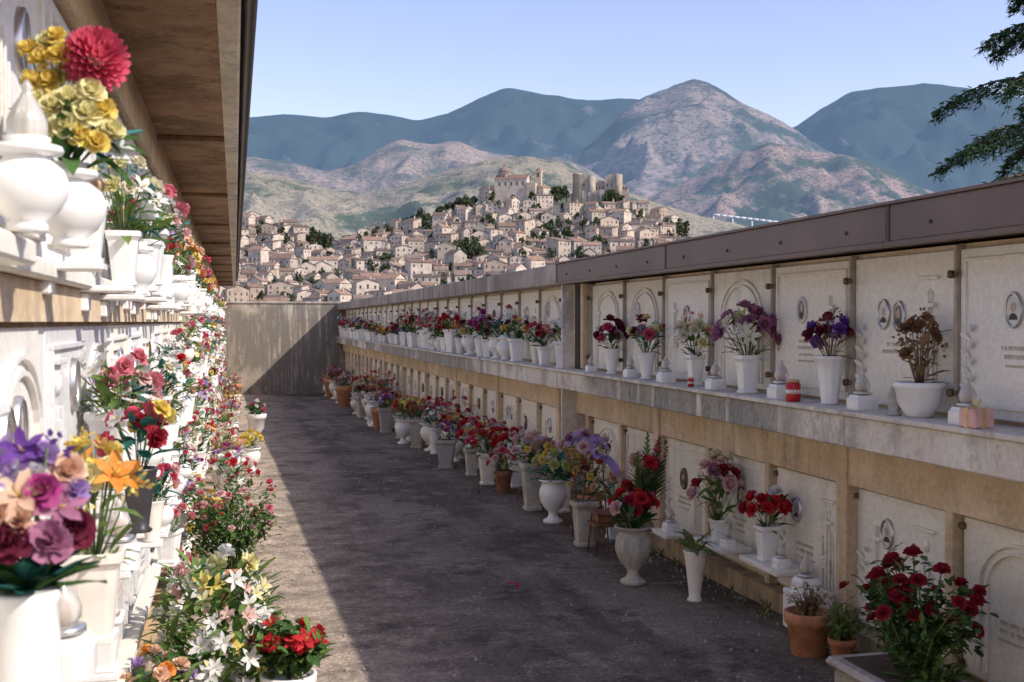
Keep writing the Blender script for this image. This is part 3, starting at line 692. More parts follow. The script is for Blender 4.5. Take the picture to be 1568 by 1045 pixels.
leafs(mb,Vector((0,-.05,.2)),.2,.1,70,.07,'leaf',random.Random(5)); leafs(mb,Vector((0,-.15,.2)),.2,.1,60,.07,'leaf_light',random.Random(6))
mb.obj('rose_bush_in_stone_trough',(2.64,Yt-.06,gz(Yt)-.05))
Yq=on_plane(1560,2.55)[0]
mb=MB(); vase(mb,'bowl',(0,0,0),.14,'teal_pot',1); leafs(mb,Vector((0,0,.12)),.08,.06,30,.06,'leaf',random.Random(2)); mb.obj('teal_pot',(2.5,Yq,gz(Yq)))
mb=MB(); lamp(mb,(0,0,0),.2,'stone_grey'); mb.obj('votive_lamp',(2.72,on_plane(1507,2.72)[0],.05))

# ================================================================ LEFT, HAND PLACED
XV=-.285
def L_y(b,X=XV): return on_plane(b,X)[0]
mb=MB(); vase(mb,'onion',(0,0,0),.15,'porcelain',.92)
rn=random.Random(90)
arr=[(-.03,.0,.17,'rose','yellow',.028),(-.045,-.01,.13,'rose','paleyellow',.03),(-.02,-.03,.12,'rose','paleyellow',.03),(.005,-.03,.135,'rose','paleyellow',.03),(.03,-.035,.11,'rose','paleyellow',.032),
(.055,-.02,.12,'rose','yellow',.03),(-.05,-.02,.09,'rose','yellow',.03),(0,-.045,.085,'rose','paleyellow',.03),(-.045,0,.21,'carn','yellow',.024),(-.015,-.01,.215,'carn','yellow',.026),(-.035,.01,.24,'carn','paleyellow',.024),(.04,-.03,.15,'rose','paleyellow',.028),
(-.06,0,.17,'carn','yellow',.024),(-.01,.01,.185,'carn','paleyellow',.024),(-.065,0,.225,'carn','yellow',.022),(.02,-.04,.075,'rose','yellow',.026),(-.03,-.04,.07,'rose','paleyellow',.028),(-.02,0,.25,'carn','yellow',.022),
(.07,-.02,.085,'rose','paleyellow',.028),(.05,-.04,.06,'rose','yellow',.026),(.08,-.01,.05,'lily','white',.03),(-.05,-.01,.055,'rose','paleyellow',.028)]
for x,y,z,k,c,s in arr:
    p=Vector((x,y,.12+z)); mb.tube((0,0,.13),p,.002,.002,'stem',3); KIND[k](mb,p,Vector((x*4,-.5+y*3,.35)),s,'petal_'+c,rn)
dahlia(mb,Vector((.045,0,.335)),Vector((.3,-.7,.35)),.06,'petal_rosepink',rn)
mb.tube((0,0,.13),(.04,0,.33),.003,.003,'stem',4)
leafs(mb,Vector((0,0,.14)),.06,.14,26,.07,'leaf',rn)
for d in ((.9,.1,.5),(.8,-.1,-.5),(.6,-.3,.2),(.9,-.1,.1)): mb.petal(Vector((.03,0,.18)),Vector(d).normalized(),Vector((0,-.3,1)),.10,.03,-.2,'petal_teal' if d[2]>.3 else 'leaf')
mb.obj('flower_vase',(XV,L_y(108),1.731))
mb=MB(); vase(mb,'onion',(0,0,0),.14,'porcelain',.92); mb.lathe((0,0,.13),[(.022,0),(.027,.015),(.026,.035),(.018,.055),(.009,.07),(.006,.078),(.008,.084),(.002,.095)],'lamp_glass',27,flute=9,famp=.09); mb.lathe((0,0,.125),[(.03,0),(.032,.010)],'porcelain_warm',16)
mb.obj('votive_lamp',(XV-.012,L_y(40,-.3),1.731))
for b,X,k,h,z,rx,bh,fl,lf,sd in (
 (190,-.30,'square',.15,1.70,.09,.22,[('daisy','white',6,.033),('sprig','teal',5,.033),('lily','white',3,.04),('carn','paleyellow',3,.028),('rose','cream',3,.028)],'leaf_light',91),
 (222,-.29,'square',.17,1.70,.10,.22,[('daisy','white',6,.03),('lily','white',3,.038),('carn','lime',4,.032),('rose','crimson',1,.03),('sprig','white',4,.03)],'leaf_light',92),
 (248,-.29,'cone',.17,1.70,.11,.24,[('rose','white',4,.03),('daisy','cream',5,.03),('sprig','teal',4,.03),('carn','lightpink',3,.03)],'leaf_teal',93),
 (272,-.29,'onion',.16,1.68,.12,.24,[('rose','peach',5,.034),('carn','lightpink',5,.036),('sprig','lime',4,.03),('rose','orange',2,.03)],'leaf_light',94)):
    yy=L_y(b,X); bracket(yy,z-.001,.15); setvase('flower_vase',(X,yy,z),k,h,'porcelain',rx,bh,fl,lf,30,.075,sd,rs=.9)
for b in (150,186):
    mb=MB(); mb.lathe((0,0,0),[(.010,0),(.018,.02),(.014,.04),(.021,.07),(.021,.11),(.014,.13),(.018,.15),(.005,.17)],'bronze',14,flute=7,famp=.08); mb.tube((0,0,.08),(-.1,0,.08),.006,.006,'bronze'); mb.obj('bronze_lantern',(-.34,L_y(b,-.34),1.80))
XV=-.27
mb=MB(); mb.lathe((0,0,0),[(.026,0),(.036,.004),(.043,.03),(.044,.08),(.042,.14),(.039,.18),(.044,.195),(.042,.2),(.036,.2)],'porcelain',28)
rn=random.Random(95)
for x,y,z,k,c,s in [(-.03,0,.22,'lily','lilac',.036),(.0,-.02,.235,'lily','purple',.03),(.02,0,.225,'carn','lilac',.026),(0,-.05,.18,'lily','peach',.034),(-.03,-.05,.15,'rose','peach',.032),(.045,-.03,.16,'lily','mauve',.034),(.035,-.05,.12,'carn','mauve',.034),
    (.025,-.04,.185,'rose','magenta',.026),(-.045,-.04,.19,'lily','lilac',.032),(.05,0,.205,'rose','peach',.028),(-.01,-.06,.125,'rose','burgundy',.032),(.06,-.02,.13,'rose','burgundy',.03),(.01,-.02,.2,'rose','white',.022),(-.02,-.03,.2,'sprig','lilac',.03),(.03,-.02,.24,'sprig','purple',.03),(0,-.05,.15,'carn','peach',.026),(.06,-.01,.18,'carn','lilac',.022)]:
    p=Vector((x,y,z+.15)); mb.tube((0,0,.18),p,.002,.002,'stem',3); KIND[k](mb,p,Vector((x*6,-.7,.4)),s,'petal_'+c,rn)
for i in range(44):
    t=rn.uniform(0,6.3); mb.petal(Vector((0,0,.19)),Vector((math.cos(t),math.sin(t),rn.uniform(.3,2))).normalized(),Vector((0,0,1)),.10,.03,-.2,rn.choice(['leaf_teal','leaf_teal','leaf','leaf_dark']),prof=(.3,1,.8,.1))
mb.obj('flower_vase',(XV,L_y(38,-.27),1.045))
mb=MB(); lamp(mb,(0,0,0),.17,'porcelain'); mb.obj('votive_lamp',(-.27,L_y(92,-.27),1.041))
for b,X,k,h,z,vm,rx,bh,fl,lf,sd in (
 (142,-.26,'square',.17,1.0,'porcelain_warm',.075,.24,[('lily','orange',3,.05),('carn','yellow',6,.03),('sprig','yellow',5,.028),('rose','paleyellow',4,.028)],'leaf_light',96),
 (212,-.25,'cone',.17,1.041,'dark_vase',.09,.22,[('rose','rosepink',4,.034),('carn','crimson',3,.032),('rose','yellow',3,.03),('daisy','white',4,.03)],'leaf_teal',97),
 (196,-.31,'cone',.12,1.22,'porcelain',.075,.15,[('rose','white',3,.03),('rose','lightpink',4,.032),('carn','rosepink',3,.03),('sprig','teal',3,.03)],'leaf_teal',98),
 (244,-.29,'square',.15,1.16,'porcelain',.09,.17,[('rose','cream',3,.03),('rose','white',4,.032),('sprig','teal',5,.03),('daisy','white',4,.03)],'leaf_teal',99),
 (268,-.29,'urn',.14,1.14,'porcelain',.10,.2,[('rose','white',4,.03),('daisy','white',5,.032),('sprig','lime',3,.03),('rose','red',2,.03)],'leaf_light',199)):
    yy=L_y(b,X); bracket(yy,z-.001,.16); setvase('flower_vase',(X,yy,z),k,h,vm,rx,bh,fl,lf,24,.075,sd,rs=.9)
mb=MB(); lamp(mb,(0,0,0),.16,'porcelain'); mb.obj('votive_lamp',(-.26,L_y(180,-.26),1.041)); bracket(L_y(180,-.26),1.04,.19)
for yy,z in ((2.75,1.73),(3.05,.74)):
    bracket(yy,z); place(EV1,'empty_vase',(XL+.1,yy,z+.001),0,.8)
mb=mbk
mb.box(XL,XL+.09,1.62,1.9,1.46,1.485,'marble_white',.005); mb.box(XL,XL+.02,1.64,1.66,1.30,1.458,'marble_white'); mb.box(XL,XL+.02,1.86,1.88,1.30,1.458,'marble_white')
mb.obj('marble_bracket_shelves')
mb=MB(); rn=random.Random(100)
vase(mb,'pot',(0,0,0),.2,'porcelain_warm',1)
for i in range(620):
    t=rn.uniform(0,6.3); q=math.sqrt(rn.random()); z=rn.uniform(.08,.58); rad=.26*q*(1-.35*abs(z-.3)/.3)
    p=Vector((rad*math.cos(t),rad*1.3*math.sin(t),z)); d=Vector((math.cos(t)*.7+rn.gauss(0,.4),math.sin(t)*.7+rn.gauss(0,.4),rn.uniform(.0,1.3))).normalized()
    l=rn.uniform(.06,.11); mb.petal(p,d,Vector((0,0,1)),l,l*.3,-.25,rn.choice(['leaf','leaf_light','leaf_light']),prof=(.4,1,.75,.05))
for i in range(95):
    t=rn.uniform(0,6.3); z=rn.uniform(.1,.64); rad=.28*(1-.45*abs(z-.3)/.3)*rn.uniform(.75,1.05)
    p=Vector((rad*math.cos(t),rad*1.3*math.sin(t),z)); k='lily' if i%6 else 'carn'
    KIND[k](mb,p,Vector((math.cos(t),math.sin(t)-.3,.5)),rn.uniform(.034,.05),rn.choice(['petal_white']*9+['petal_paleyellow','petal_yellow','petal_lightpink']),rn)
Xq,Yq=far_xy(330,4.75); mb.obj('white_lily_plant',(Xq,Yq,gz(Yq)-.02))
mb=MB(); vase(mb,'pot',(0,0,0),.2,'porcelain',1.0); rosebush(mb,(0,0,.17),.17,.17,.27,101,[('lily','red',9,.05),('carn','red',7,.04)],nl=460,L=.06,ns=12)
Xq,Yq=far_xy(440,4.6); mb.obj('red_flower_pot',(Xq,Yq,gz(Yq)+.0))
mb=MB(); vase(mb,'pot',(0,0,0),.22,'terracotta',1.0); rosebush(mb,(0,0,.12),.3,.36,.70,102,[('rose','pink',24,.026),('rose','lightpink',36,.024),('carn','rosepink',10,.024)],leaf='leaf',nl=1900,L=.038,ns=40)
Xq,Yq=far_xy(352,6.7); mb.obj('pink_rose_shrub',(Xq,Yq,gz(Yq)))
mb=MB(); rosebush(mb,(0,0,0),.12,.16,.22,103,[('carn','peach',9,.036),('carn','lilac',6,.03),('rose','orange',3,.036)],nl=160,L=.05,ns=10); vase(mb,'pot',(0,0,-.18),.2,'porcelain',1)
Xq,Yq=far_xy(225,4.2); mb.obj('peach_flower_pot',(Xq+.03,Yq,.2))
gset(384,722,'urn',.27,'porcelain',.14,.25,[('carn','yellow',9,.04),('rose','yellow',5,.036)],'leaf',30,.09,seed=104)
gset(392,662,'pot',.3,'porcelain',.17,.25,[('rose','white',4,.04),('carn','rosepink',5,.04)],'leaf',70,.12,seed=105)
mb=MB(); rn=random.Random(110)
def weed(x,y,s):
    z=gz(y)
    for i in range(rn.randrange(4,12)):
        d=Vector((rn.gauss(0,.5),rn.gauss(0,.5),1)).normalized(); mb.petal(Vector((x+rn.gauss(0,.02),y+rn.gauss(0,.02),z)),d,Vector((d.y,-d.x,.1)),s*rn.uniform(.4,1),s*.12,rn.uniform(-.4,.4),rn.choice(['leaf_light','leaf_dry','leaf']),prof=(.8,1,.6,.05))
for i in range(190): weed(rn.uniform(2.8,2.9),rn.uniform(3,30),rn.uniform(.03,.09))
for i in range(110): weed(rn.uniform(-.4,-.1),rn.uniform(3,30),rn.uniform(.04,.14))
for i in range(12): weed(.12+rn.gauss(0,.04),5.4+rn.gauss(0,.2),.24)
mb.obj('weeds')
mb=MB()
for i in range(1700):
    y=rn.uniform(3,26); x=rn.choice([rn.uniform(.0,2.9),2.88-abs(rn.gauss(0,.22)),2.88-abs(rn.gauss(0,.22))]); 
    s=rn.uniform(.005,.018); t=rn.uniform(0,6.3)
    mb.petal(Vector((x,y,gz(y)+.006+.01)),Vector((math.cos(t),math.sin(t),rn.uniform(0,.25))).normalized(),Vector((0,0,1)),s*1.6,s,rn.uniform(-.1,.4),rn.choice(['leaf_dry','petal_dried','petal_dried','petal_dried','petal_driedred','soil']))
for x,y in ((1.62,6.9),(2.3,11.2)):
    for k in range(5): mb.petal(Vector((x+rn.gauss(0,.03),y+rn.gauss(0,.04),gz(y)+.014)),Vector((rn.gauss(0,1),rn.gauss(0,1),.2)).normalized(),Vector((0,0,1)),.03,.02,.2,'petal_red' if y<8 else 'leaf')
mb.obj('fallen_leaves')
mb=MB()
for i in range(900):
    y=rn.uniform(3.5,20); x=rn.choice([rn.uniform(-.2,2.9),2.88-abs(rn.gauss(0,.15)),.3+rn.gauss(0,.3)]); s=rn.uniform(.003,.008)
    mb.box(x-s,x+s,y-s*.8,y+s*.8,gz(y),gz(y)+s*1.4+.006,'stone_grey',s*.4)
mb.obj('gravel')

# ================================================================ TOWN
SKY_T=[(200,345),(330,342),(380,334),(400,331),(440,342),(490,366),(520,372),(550,354),(600,346),(640,334),(690,318),(740,300),(775,288),(830,297),(880,293),(915,290),(955,300),(1010,325),(1052,350),(1064,378),(1100,420),(1200,455)]
def t_e(b,t):
    top=sinterp(SKY_T,b)+8
    return 472+(top-472)*t
D0,D1=540.,780.
def townz(b,d):
    t=(d-D0)/(D1-D0)
    if t<=1: e=t_e(b,max(t,-.3)); return far_z(min(e,Y0+4),d)
    z1=far_z(t_e(b,1),D1); return z1*max(0,1-((t-1)*1.2)**1.3)-1
mb=MB(); nb,nd=90,34
vs=[]
for j in range(nd):
    d=480+j*(1150-480)/(nd-1)
    for i in range(nb):
        b=150+i*(1250-150)/(nb-1); x,y=far_xy(b,d); vs.append((x,y,max(-2,townz(b,d)-1.5+2.0*noise.noise(Vector((x*.02,y*.02,0))))))
mb.add(vs,[(j*nb+i,j*nb+i+1,(j+1)*nb+i+1,(j+1)*nb+i) for j in range(nd-1) for i in range(nb-1)],'town_hill',True); mb.obj('town_hill')
def house_mesh(seed):
    rn=random.Random(seed); mb=MB(); w=rn.uniform(7,14); d=rn.uniform(7,11); h=rn.uniform(6,12); base=-8
    wm='stone_wall_%d'%rn.choice([0,1,2,2,0,4,3,5,5]); rm='roof_tile_%d'%rn.randrange(4)
    mb.box(-w/2,w/2,-d/2,d/2,base,h,wm)
    o=.5; rh=rn.uniform(1.6,3.0); typ=rn.randrange(3)
    if typ==0:
        vs=[(-w/2-o,-d/2-o,h),(w/2+o,-d/2-o,h),(w/2+o,0,h+rh),(-w/2-o,0,h+rh),(-w/2-o,d/2+o,h),(w/2+o,d/2+o,h)]
        mb.add(vs,[(0,1,2,3),(3,2,5,4),(0,4,5,1)],rm); mb.add([(-w/2,-d/2,h),(-w/2,d/2,h),(-w/2,0,h+rh-.1),(w/2,-d/2,h),(w/2,d/2,h),(w/2,0,h+rh-.1)],[(0,1,2),(3,5,4)],wm)
    elif typ==1:
        vs=[(-w/2-o,-d/2-o,h),(-w/2-o,d/2+o,h),(0,d/2+o,h+rh),(0,-d/2-o,h+rh),(w/2+o,-d/2-o,h),(w/2+o,d/2+o,h)]
        mb.add(vs,[(0,1,2,3),(3,2,5,4)],rm); mb.add([(-w/2,-d/2,h),(w/2,-d/2,h),(0,-d/2,h+rh-.1),(-w/2,d/2,h),(w/2,d/2,h),(0,d/2,h+rh-.1)],[(0,1,2),(3,5,4)],wm)
    else:
        vs=[(-w/2-o,-d/2-o,h+.1),(w/2+o,-d/2-o,h+.1),(w/2+o,d/2+o,h+rh),(-w/2-o,d/2+o,h+rh)]
        mb.add(vs+[(a,b,c-.3) for a,b,c in vs],[(0,1,2,3),(4,7,6,5),(0,4,5,1),(1,5,6,2),(3,2,6,7),(0,3,7,4)],rm)
        mb.add([(-w/2,-d/2,h),(-w/2,d/2,h),(-w/2,d/2,h+rh-.3),(w/2,-d/2,h),(w/2,d/2,h),(w/2,d/2,h+rh-.3)],[(0,1,2),(3,5,4)],wm); mb.add([(-w/2,d/2,h),(w/2,d/2,h),(w/2,d/2,h+rh-.3),(-w/2,d/2,h+rh-.3)],[(0,1,2,3)],wm)
    mb.box(w*.2,w*.2+.8,-.4,.4,h+.2,h+rh+1.0,wm)
    z=h-2.4
    while z>-3:
        n=max(2,int(w/3.0))
        for i in range(n):
            if rn.random()<.75:
                xx=-w/2+(i+.5)*w/n+rn.uniform(-.3,.3); hh=rn.choice([1.1,1.4,1.9]); mb.box(xx-.45,xx+.45,-d/2-.06,-d/2+.1,z-.2,z+hh-.2,'town_window')
        for sx in (-1,1):
            for i in range(2):
                if rn.random()<.5:
                    yy=-d/4+i*d/2; mb.box(sx*w/2-.06,sx*w/2+.06,yy-.45,yy+.45,z,z+1.3,'town_window')
        z-=3.2
    return mb.mesh('stone_house')
HM=[house_mesh(i) for i in range(30)]
rh=random.Random(55); green=[(712,380,26,15),(490,362,18,12),(700,305,26,12),(940,303,12,9),(1035,345,14,10),(855,292,14,7),(640,333,22,7),(840,352,10,7),(600,400,12,7),(900,400,9,6)]
rows=16
for r in range(rows):
    t=r/(rows-1); d=D0+(D1-D0)*t; b=300+rh.uniform(0,15)
    while b<1066:
        e=t_e(b,t); ok=True
        for gb,ge,gw,gh in green:
            if abs(b-gb)<gw and abs(e-12-ge)<gh: ok=False
        if b>1058-(1-t)*6: ok=False
        if 750<b<830 and t>.93: ok=False
        if 868<b<965 and t>.90: ok=False
        if ok:
            dd=d+rh.uniform(-6,6); x,y=far_xy(b,dd); sc=rh.uniform(.68,1.08)*(1-.15*t)
            place(rh.choice(HM),'stone_house',(x,y,townz(b,dd)-2.5),-TH+rh.uniform(-.8,.8),(sc,sc,sc*rh.uniform(.75,1.15)))
        b+=rh.uniform(17,30)*(700/d)
def clump(mb,c,r,n,m,s,rn,zf=1.0):
    for i in range(n):
        d=Vector((rn.gauss(0,1),rn.gauss(0,1),rn.gauss(0,1))).normalized(); p=Vector(c)+Vector((d.x*r,d.y*r,d.z*r*zf))*rn.uniform(.45,1.05); e=Vector((rn.gauss(0,1),rn.gauss(0,1),rn.gauss(0,1))).normalized()
        a=e.orthogonal().normalized(); b=e.cross(a); q=s*rn.uniform(.6,1.3)
        mb.add([p+a*q,p+b*q*.8,p-a*q,p-b*q*.8],[(0,1,2,3)],m)
mb=MB(); rn=random.Random(66)
def ttree(b,d,h):
    x,y=far_xy(b,d); z=townz(b,d)-1; mb.tube((x,y,z-1),(x,y,z+h*.7),.35,.15,'bark',5)
    for k in range(3): clump(mb,(x+rn.gauss(0,h*.12),y+rn.gauss(0,h*.12),z+h*(.45+.2*k)),h*.28*(1-.15*k),42,'town_tree_leaves',.75,rn,1.1)
for gb,ge,gw,gh in green:
    for i in range(int(gw*gh/9)):
        b=gb+rn.uniform(-gw,gw); e=ge+rn.uniform(-gh,gh)*.7+12; top=t_e(b,1); t=min(1.02,max(0,(472-e)/(472-top))); ttree(b,D0+(D1-D0)*t,rn.uniform(6,10))
for i in range(230):
    t=rn.random(); ttree(rn.uniform(380,1060),D0+(D1-D0)*t-7,rn.uniform(5,9.5))
for i in range(60): ttree(rn.uniform(1040,1200),rn.uniform(640,800),rn.uniform(4,8))
for b in (668,676,684,692,703,712): ttree(b,D1-5,rn.uniform(8,11))
mb.obj('town_trees')
x,y=far_xy(788,D1+4); z=townz(788,D1)
mb=MB()
mb.box(-12,10,-7,7,-10,7,'stone_wall_2')
mb.add([(-12.4,-7.4,7),(10.4,-7.4,7),(10.4,0,10.5),(-12.4,0,10.5),(-12.4,7.4,7),(10.4,7.4,7)],[(0,1,2,3),(3,2,5,4)],'roof_tile_0'); mb.add([(10,-7,7),(10,7,7),(10,0,10.2),(-12,-7,7),(-12,7,7),(-12,0,10.2)],[(0,1,2),(3,5,4)],'stone_wall_2')
mb.box(10.01,16,-8,-1,-10,4,'stone_wall_0'); mb.box(-17,-12.1,-6,5,-10,3,'stone_wall_1')
mb.lathe((-7,0,6),[(4.2,0),(4.2,5.2),(4.6,5.4),(4.6,5.8)],'stone_wall_1',12,smooth=False)
mb.lathe((-7,0,11.8),[(4.3,0),(4.0,1.5),(3.1,2.9),(1.7,3.8),(.7,4.1),(.7,5.0),(.9,5.1),(.1,6.0)],'roof_tile_3',16)
for i in range(8):
    a=2*pi*i/8+.2; mb.lathe((-7+4.15*math.cos(a),4.15*math.sin(a),8),[(.45,0),(.45,2.4)],'town_window',6)
mb.box(14,18,0,4,-8,12,'stone_wall_0'); mb.box(13.7,18.3,-.3,4.3,12,12.5,'stone_wall_2'); mb.lathe((16,2,12.5),[(2.2,0),(1.2,1.6),(.1,2.6)],'roof_tile_0',8,smooth=False)
mb.box(15.3,16.7,-.1,.3,8.5,11,'town_window')
for i in range(5): mb.box(-9+i*4,-8+i*4,-7.08,-6.9,2.5,5,'town_window')
o=mb.obj('domed_church',(x,y,z+3)); o.rotation_euler[2]=-TH-.25
x,y=far_xy(918,D1+2); z=townz(918,D1)-2
mb=MB()
def ruin(x0,x1,y0,y1,h0,h1,seed):
    rn=random.Random(seed); n=7; 
    for i in range(n):
        a=x0+(x1-x0)*i/n; b=x0+(x1-x0)*(i+1)/n-.01; h=h0+(h1-h0)*i/n+rn.uniform(-.8,.8); mb.box(a,b,y0,y0+1.3,-6,h,'stone_wall_1' if i%2 else 'stone_wall_5'); mb.box(a,b,y1-1.3,y1,-6,h-rn.uniform(0,2),'stone_wall_1')
    mb.box(x0,x0+1.3,y0+1.31,y1-1.31,-6,h0-.5,'stone_wall_5'); mb.box(x1-1.3,x1,y0+1.31,y1-1.31,-6,h1-1,'stone_wall_5')
    for i in range(3):
        xx=x0+(x1-x0)*(i+.6)/3.3; mb.box(xx-.45,xx+.45,y0-.06,y0+.2,h0*.45,h0*.45+1.8,'town_window')
ruin(-15,-4.5,-5,5,15,13.5,1); ruin(-3,4,-3,6,11,10,2); ruin(4.2,13,-5,5,14,14.5,3); ruin(13.2,19,-3,4,9.5,5,4)
mb.lathe((-14.5,-4.5,-6),[(3.2,0),(3.0,20.5),(3.2,20.6),(3.2,21.2)],'stone_wall_5',14); mb.lathe((-4.6,-4.5,-6),[(2.6,0),(2.5,19)],'stone_wall_5',12)
mb.lathe((13,-4.5,-6),[(2.6,0),(2.5,20)],'stone_wall_1',12)
for a in range(10): mb.box(-19+a*4,-16+a*4,-9+abs(a-5),-8+abs(a-5),-8,2.5+.6*(a%3),'stone_wall_%d'%(a%3))
o=mb.obj('ruined_castle',(x,y,z+1)); o.rotation_euler[2]=-TH-.2

# ================================================================ MOUNTAINS
def mountain(name,matn,pts,dr,df,b0,b1,nb=200,nd=60,amp=.22,fs=1.0,seed=0,jag=1.2,back=1.25):
    mb=MB(); vs=[]
    for j in range(nd):
        s=j/(nd-1)*back; d=df+(dr-df)*s
        for i in range(nb):
            b=b0+(b1-b0)*i/(nb-1)
            x,y=far_xy(b,d); q=Vector((x/dr*7*fs+seed,y/dr*7*fs,seed*.7))
            warp=18*noise.noise(q*1.3)*(1-min(1,s))
            e=sinterp(pts,b+warp,10)+jag*noise.fractal(Vector((b*.045,seed,0)),.9,2.1,5)
            zr=far_z(e,dr)
            if s<=1:
                rg=1-abs(noise.noise(q*2.0)); rg2=1-abs(noise.noise(q*4.3)); rg3=noise.fractal(q*9,.9,2.1,4)
                v=(rg-.75)*1.1+(rg2-.75)*.45+rg3*.10
                z=zr*(s**.9)+ zr*amp*v*math.sin(pi*min(1,s))**.8
                z=min(z,CZ+(far_z(e,d)-CZ)*.995) if s>.6 else z
            else: z=zr*(1-(s-1)*1.4)
            vs.append((x,y,z))
    mb.add(vs,[(j*nb+i,j*nb+i+1,(j+1)*nb+i+1,(j+1)*nb+i) for j in range(nd-1) for i in range(nb-1)],matn,True); mb.obj(name)
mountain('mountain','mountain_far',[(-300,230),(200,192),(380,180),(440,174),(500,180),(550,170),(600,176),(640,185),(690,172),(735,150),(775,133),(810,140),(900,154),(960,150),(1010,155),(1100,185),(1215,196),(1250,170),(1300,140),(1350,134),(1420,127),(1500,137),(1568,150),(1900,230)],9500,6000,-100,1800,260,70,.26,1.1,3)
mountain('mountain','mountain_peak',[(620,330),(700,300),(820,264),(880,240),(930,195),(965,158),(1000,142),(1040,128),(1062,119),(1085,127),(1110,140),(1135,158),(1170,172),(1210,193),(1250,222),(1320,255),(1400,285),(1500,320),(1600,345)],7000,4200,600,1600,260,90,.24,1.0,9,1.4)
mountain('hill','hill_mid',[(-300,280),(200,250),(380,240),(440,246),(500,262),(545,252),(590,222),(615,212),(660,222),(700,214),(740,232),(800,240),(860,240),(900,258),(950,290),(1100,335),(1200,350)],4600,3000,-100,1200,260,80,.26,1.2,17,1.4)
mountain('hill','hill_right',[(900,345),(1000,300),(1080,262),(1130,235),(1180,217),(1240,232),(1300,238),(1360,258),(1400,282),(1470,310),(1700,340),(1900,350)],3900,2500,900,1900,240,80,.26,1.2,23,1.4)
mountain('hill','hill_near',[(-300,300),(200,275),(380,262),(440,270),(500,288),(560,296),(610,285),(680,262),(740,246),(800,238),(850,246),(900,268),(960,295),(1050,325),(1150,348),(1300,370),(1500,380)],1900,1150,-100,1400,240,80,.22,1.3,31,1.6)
mb=MB(); xa,ya=far_xy(1092,2300); xb,yb=far_xy(1210,2300); za=far_z(329,2300); zb=far_z(343,2300)
for k in range(12):
    t0,t1=k/12,(k+1)/12; p=Vector((xa+(xb-xa)*t0,ya+(yb-ya)*t0,za+(zb-za)*t0)); q=Vector((xa+(xb-xa)*t1,ya+(yb-ya)*t1,za+(zb-za)*t1)); mb.tube(p,q,2.5,2.5,'viaduct_white',4)
    if k%3==0: mb.tube(p,p-Vector((0,0,60)),1.2,1.8,'viaduct_white',4)
mb.obj('road_viaduct')

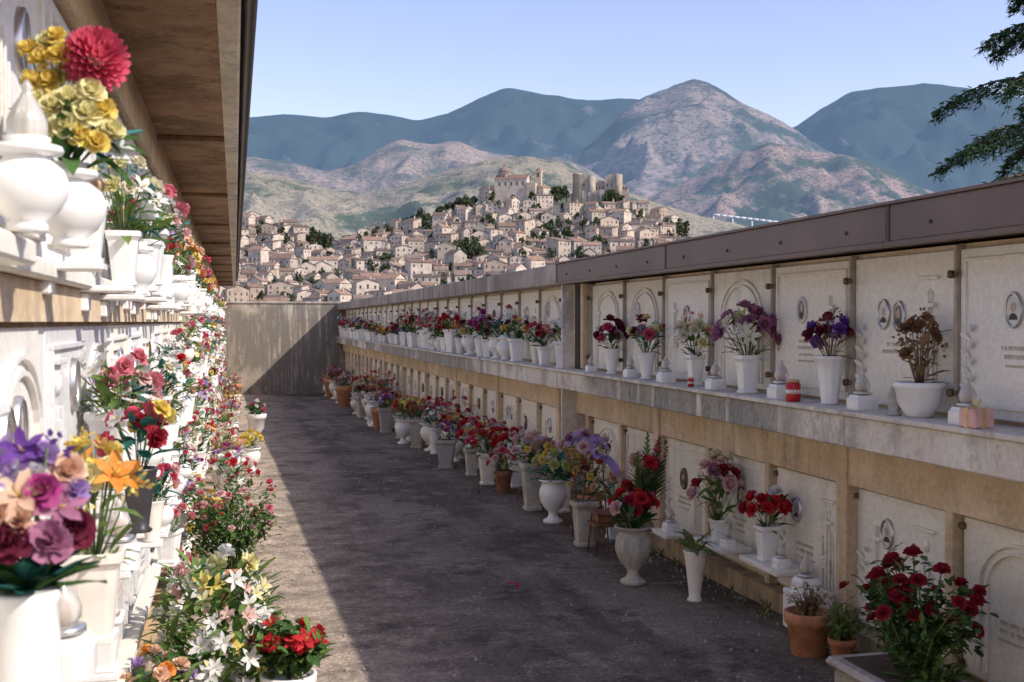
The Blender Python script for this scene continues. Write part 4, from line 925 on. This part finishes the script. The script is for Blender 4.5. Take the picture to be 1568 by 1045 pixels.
# ================================================================ CONIFER top right, behind the wall
mb=MB(); rn=random.Random(12); xt,yt=far_xy(1640,14.0); H=7.6; g0=-1.0
pts=[Vector((.08*noise.noise(Vector((k*.3,0,0))),.08*noise.noise(Vector((0,k*.3,5))),k*H/12)) for k in range(13)]
for k in range(12): mb.tube(pts[k],pts[k+1],.15*(1-k/12.5),.15*(1-(k+1)/12.5),'bark',8)
def needle(p,d,L):
    for i in range(3):
        e=(d*.7+Vector((rn.gauss(0,.5),rn.gauss(0,.5),rn.gauss(-.35,.4)))).normalized(); a=e.orthogonal().normalized(); l=L*rn.uniform(.6,1.2)
        mb.add([p,p+e*l*.5+a*l*.16,p+e*l,p+e*l*.5-a*l*.16],[(0,1,2,3)],'conifer_needles')
z=2.0; k=0
while z<H-.3:
    prof=max(.3,2.0+(4.2-z)*.5); nbk=rn.choice([6,7])
    for i in range(nbk):
        t=k*1.1+2*pi*i/nbk+rn.uniform(-.3,.3); Lb=prof*rn.uniform(.75,1.05); e=Vector((math.cos(t),math.sin(t),0)); prev=Vector((0,0,z)); n=12
        for j in range(1,n+1):
            s=j/n; p=Vector((0,0,z))+e*(Lb*s)+Vector((0,0,.20*Lb*math.sin(s*2.2)-.26*Lb*s*s)); mb.tube(prev,p,.028*(1-s)+.005,.028*(1-s)+.004,'bark',4)
            if s>.25:
                for sg in (-1,1):
                    side=Vector((-e.y,e.x,0))*sg; sl=Lb*.26*(1.15-s)*rn.uniform(.5,1.2)+.09; sp=p
                    for q in range(5):
                        u=(q+1)/5; qn=p+(side+e*.6).normalized()*(sl*u)+Vector((0,0,-.6*sl*u*u)); mb.tube(sp,qn,.005,.003,'bark',3); sp=qn
                        for _ in range(4): needle(qn+Vector((rn.gauss(0,.025),rn.gauss(0,.025),rn.gauss(-.03,.03))),(side+e*.5-Vector((0,0,.8))).normalized(),.09)
                for _ in range(4): needle(p,(e-Vector((0,0,.4))).normalized(),.09)
            prev=p
    z+=rn.uniform(.6,.74); k+=1
mb.obj('cedar_tree',(xt,yt,g0+.1))

# ================================================================ LIGHT, SKY, CAMERA
sd=Vector((1,-.72,.97)).normalized(); elev=math.asin(sd.z); az=math.atan2(sd.x,sd.y)
L=bpy.data.lights.new('sun','SUN'); L.energy=5.0; L.angle=math.radians(.5); L.color=(1,.93,.83)
so=bpy.data.objects.new('sun',L); bpy.context.scene.collection.objects.link(so); so.rotation_euler=(-sd).to_track_quat('-Z','Y').to_euler()
w=bpy.data.worlds.new('World'); bpy.context.scene.world=w; w.use_nodes=True; nt=w.node_tree; nt.nodes.clear()
sky=nt.nodes.new('ShaderNodeTexSky'); sky.sky_type='NISHITA'; sky.sun_disc=False; sky.sun_elevation=elev; sky.sun_rotation=az; sky.air_density=1.1; sky.dust_density=.6; sky.ozone_density=2.4; sky.altitude=600
mx=nt.nodes.new('ShaderNodeMix'); mx.data_type='RGBA'; mx.blend_type='MULTIPLY'; mx.inputs[0].default_value=1; mx.inputs[7].default_value=(1.85,1.46,1.5,1)
bg=nt.nodes.new('ShaderNodeBackground'); bg.inputs[1].default_value=.145; wo=nt.nodes.new('ShaderNodeOutputWorld')
nt.links.new(sky.outputs[0],mx.inputs[6]); nt.links.new(mx.outputs[2],bg.inputs[0]); nt.links.new(bg.outputs[0],wo.inputs[0])
cam=bpy.data.cameras.new('camera'); cam.sensor_width=36; cam.lens=F/1568*36; cam.clip_end=60000; cam.clip_start=.05
cam.dof.use_dof=True; cam.dof.focus_distance=9; cam.dof.aperture_fstop=8
co=bpy.data.objects.new('camera',cam); bpy.context.scene.collection.objects.link(co); co.location=(0,0,CZ)
co.rotation_euler=(pi/2-math.atan(29.5/1800),0,-TH)
sc=bpy.context.scene; sc.camera=co; sc.view_settings.view_transform='Standard'; sc.view_settings.look='None'; sc.view_settings.exposure=0
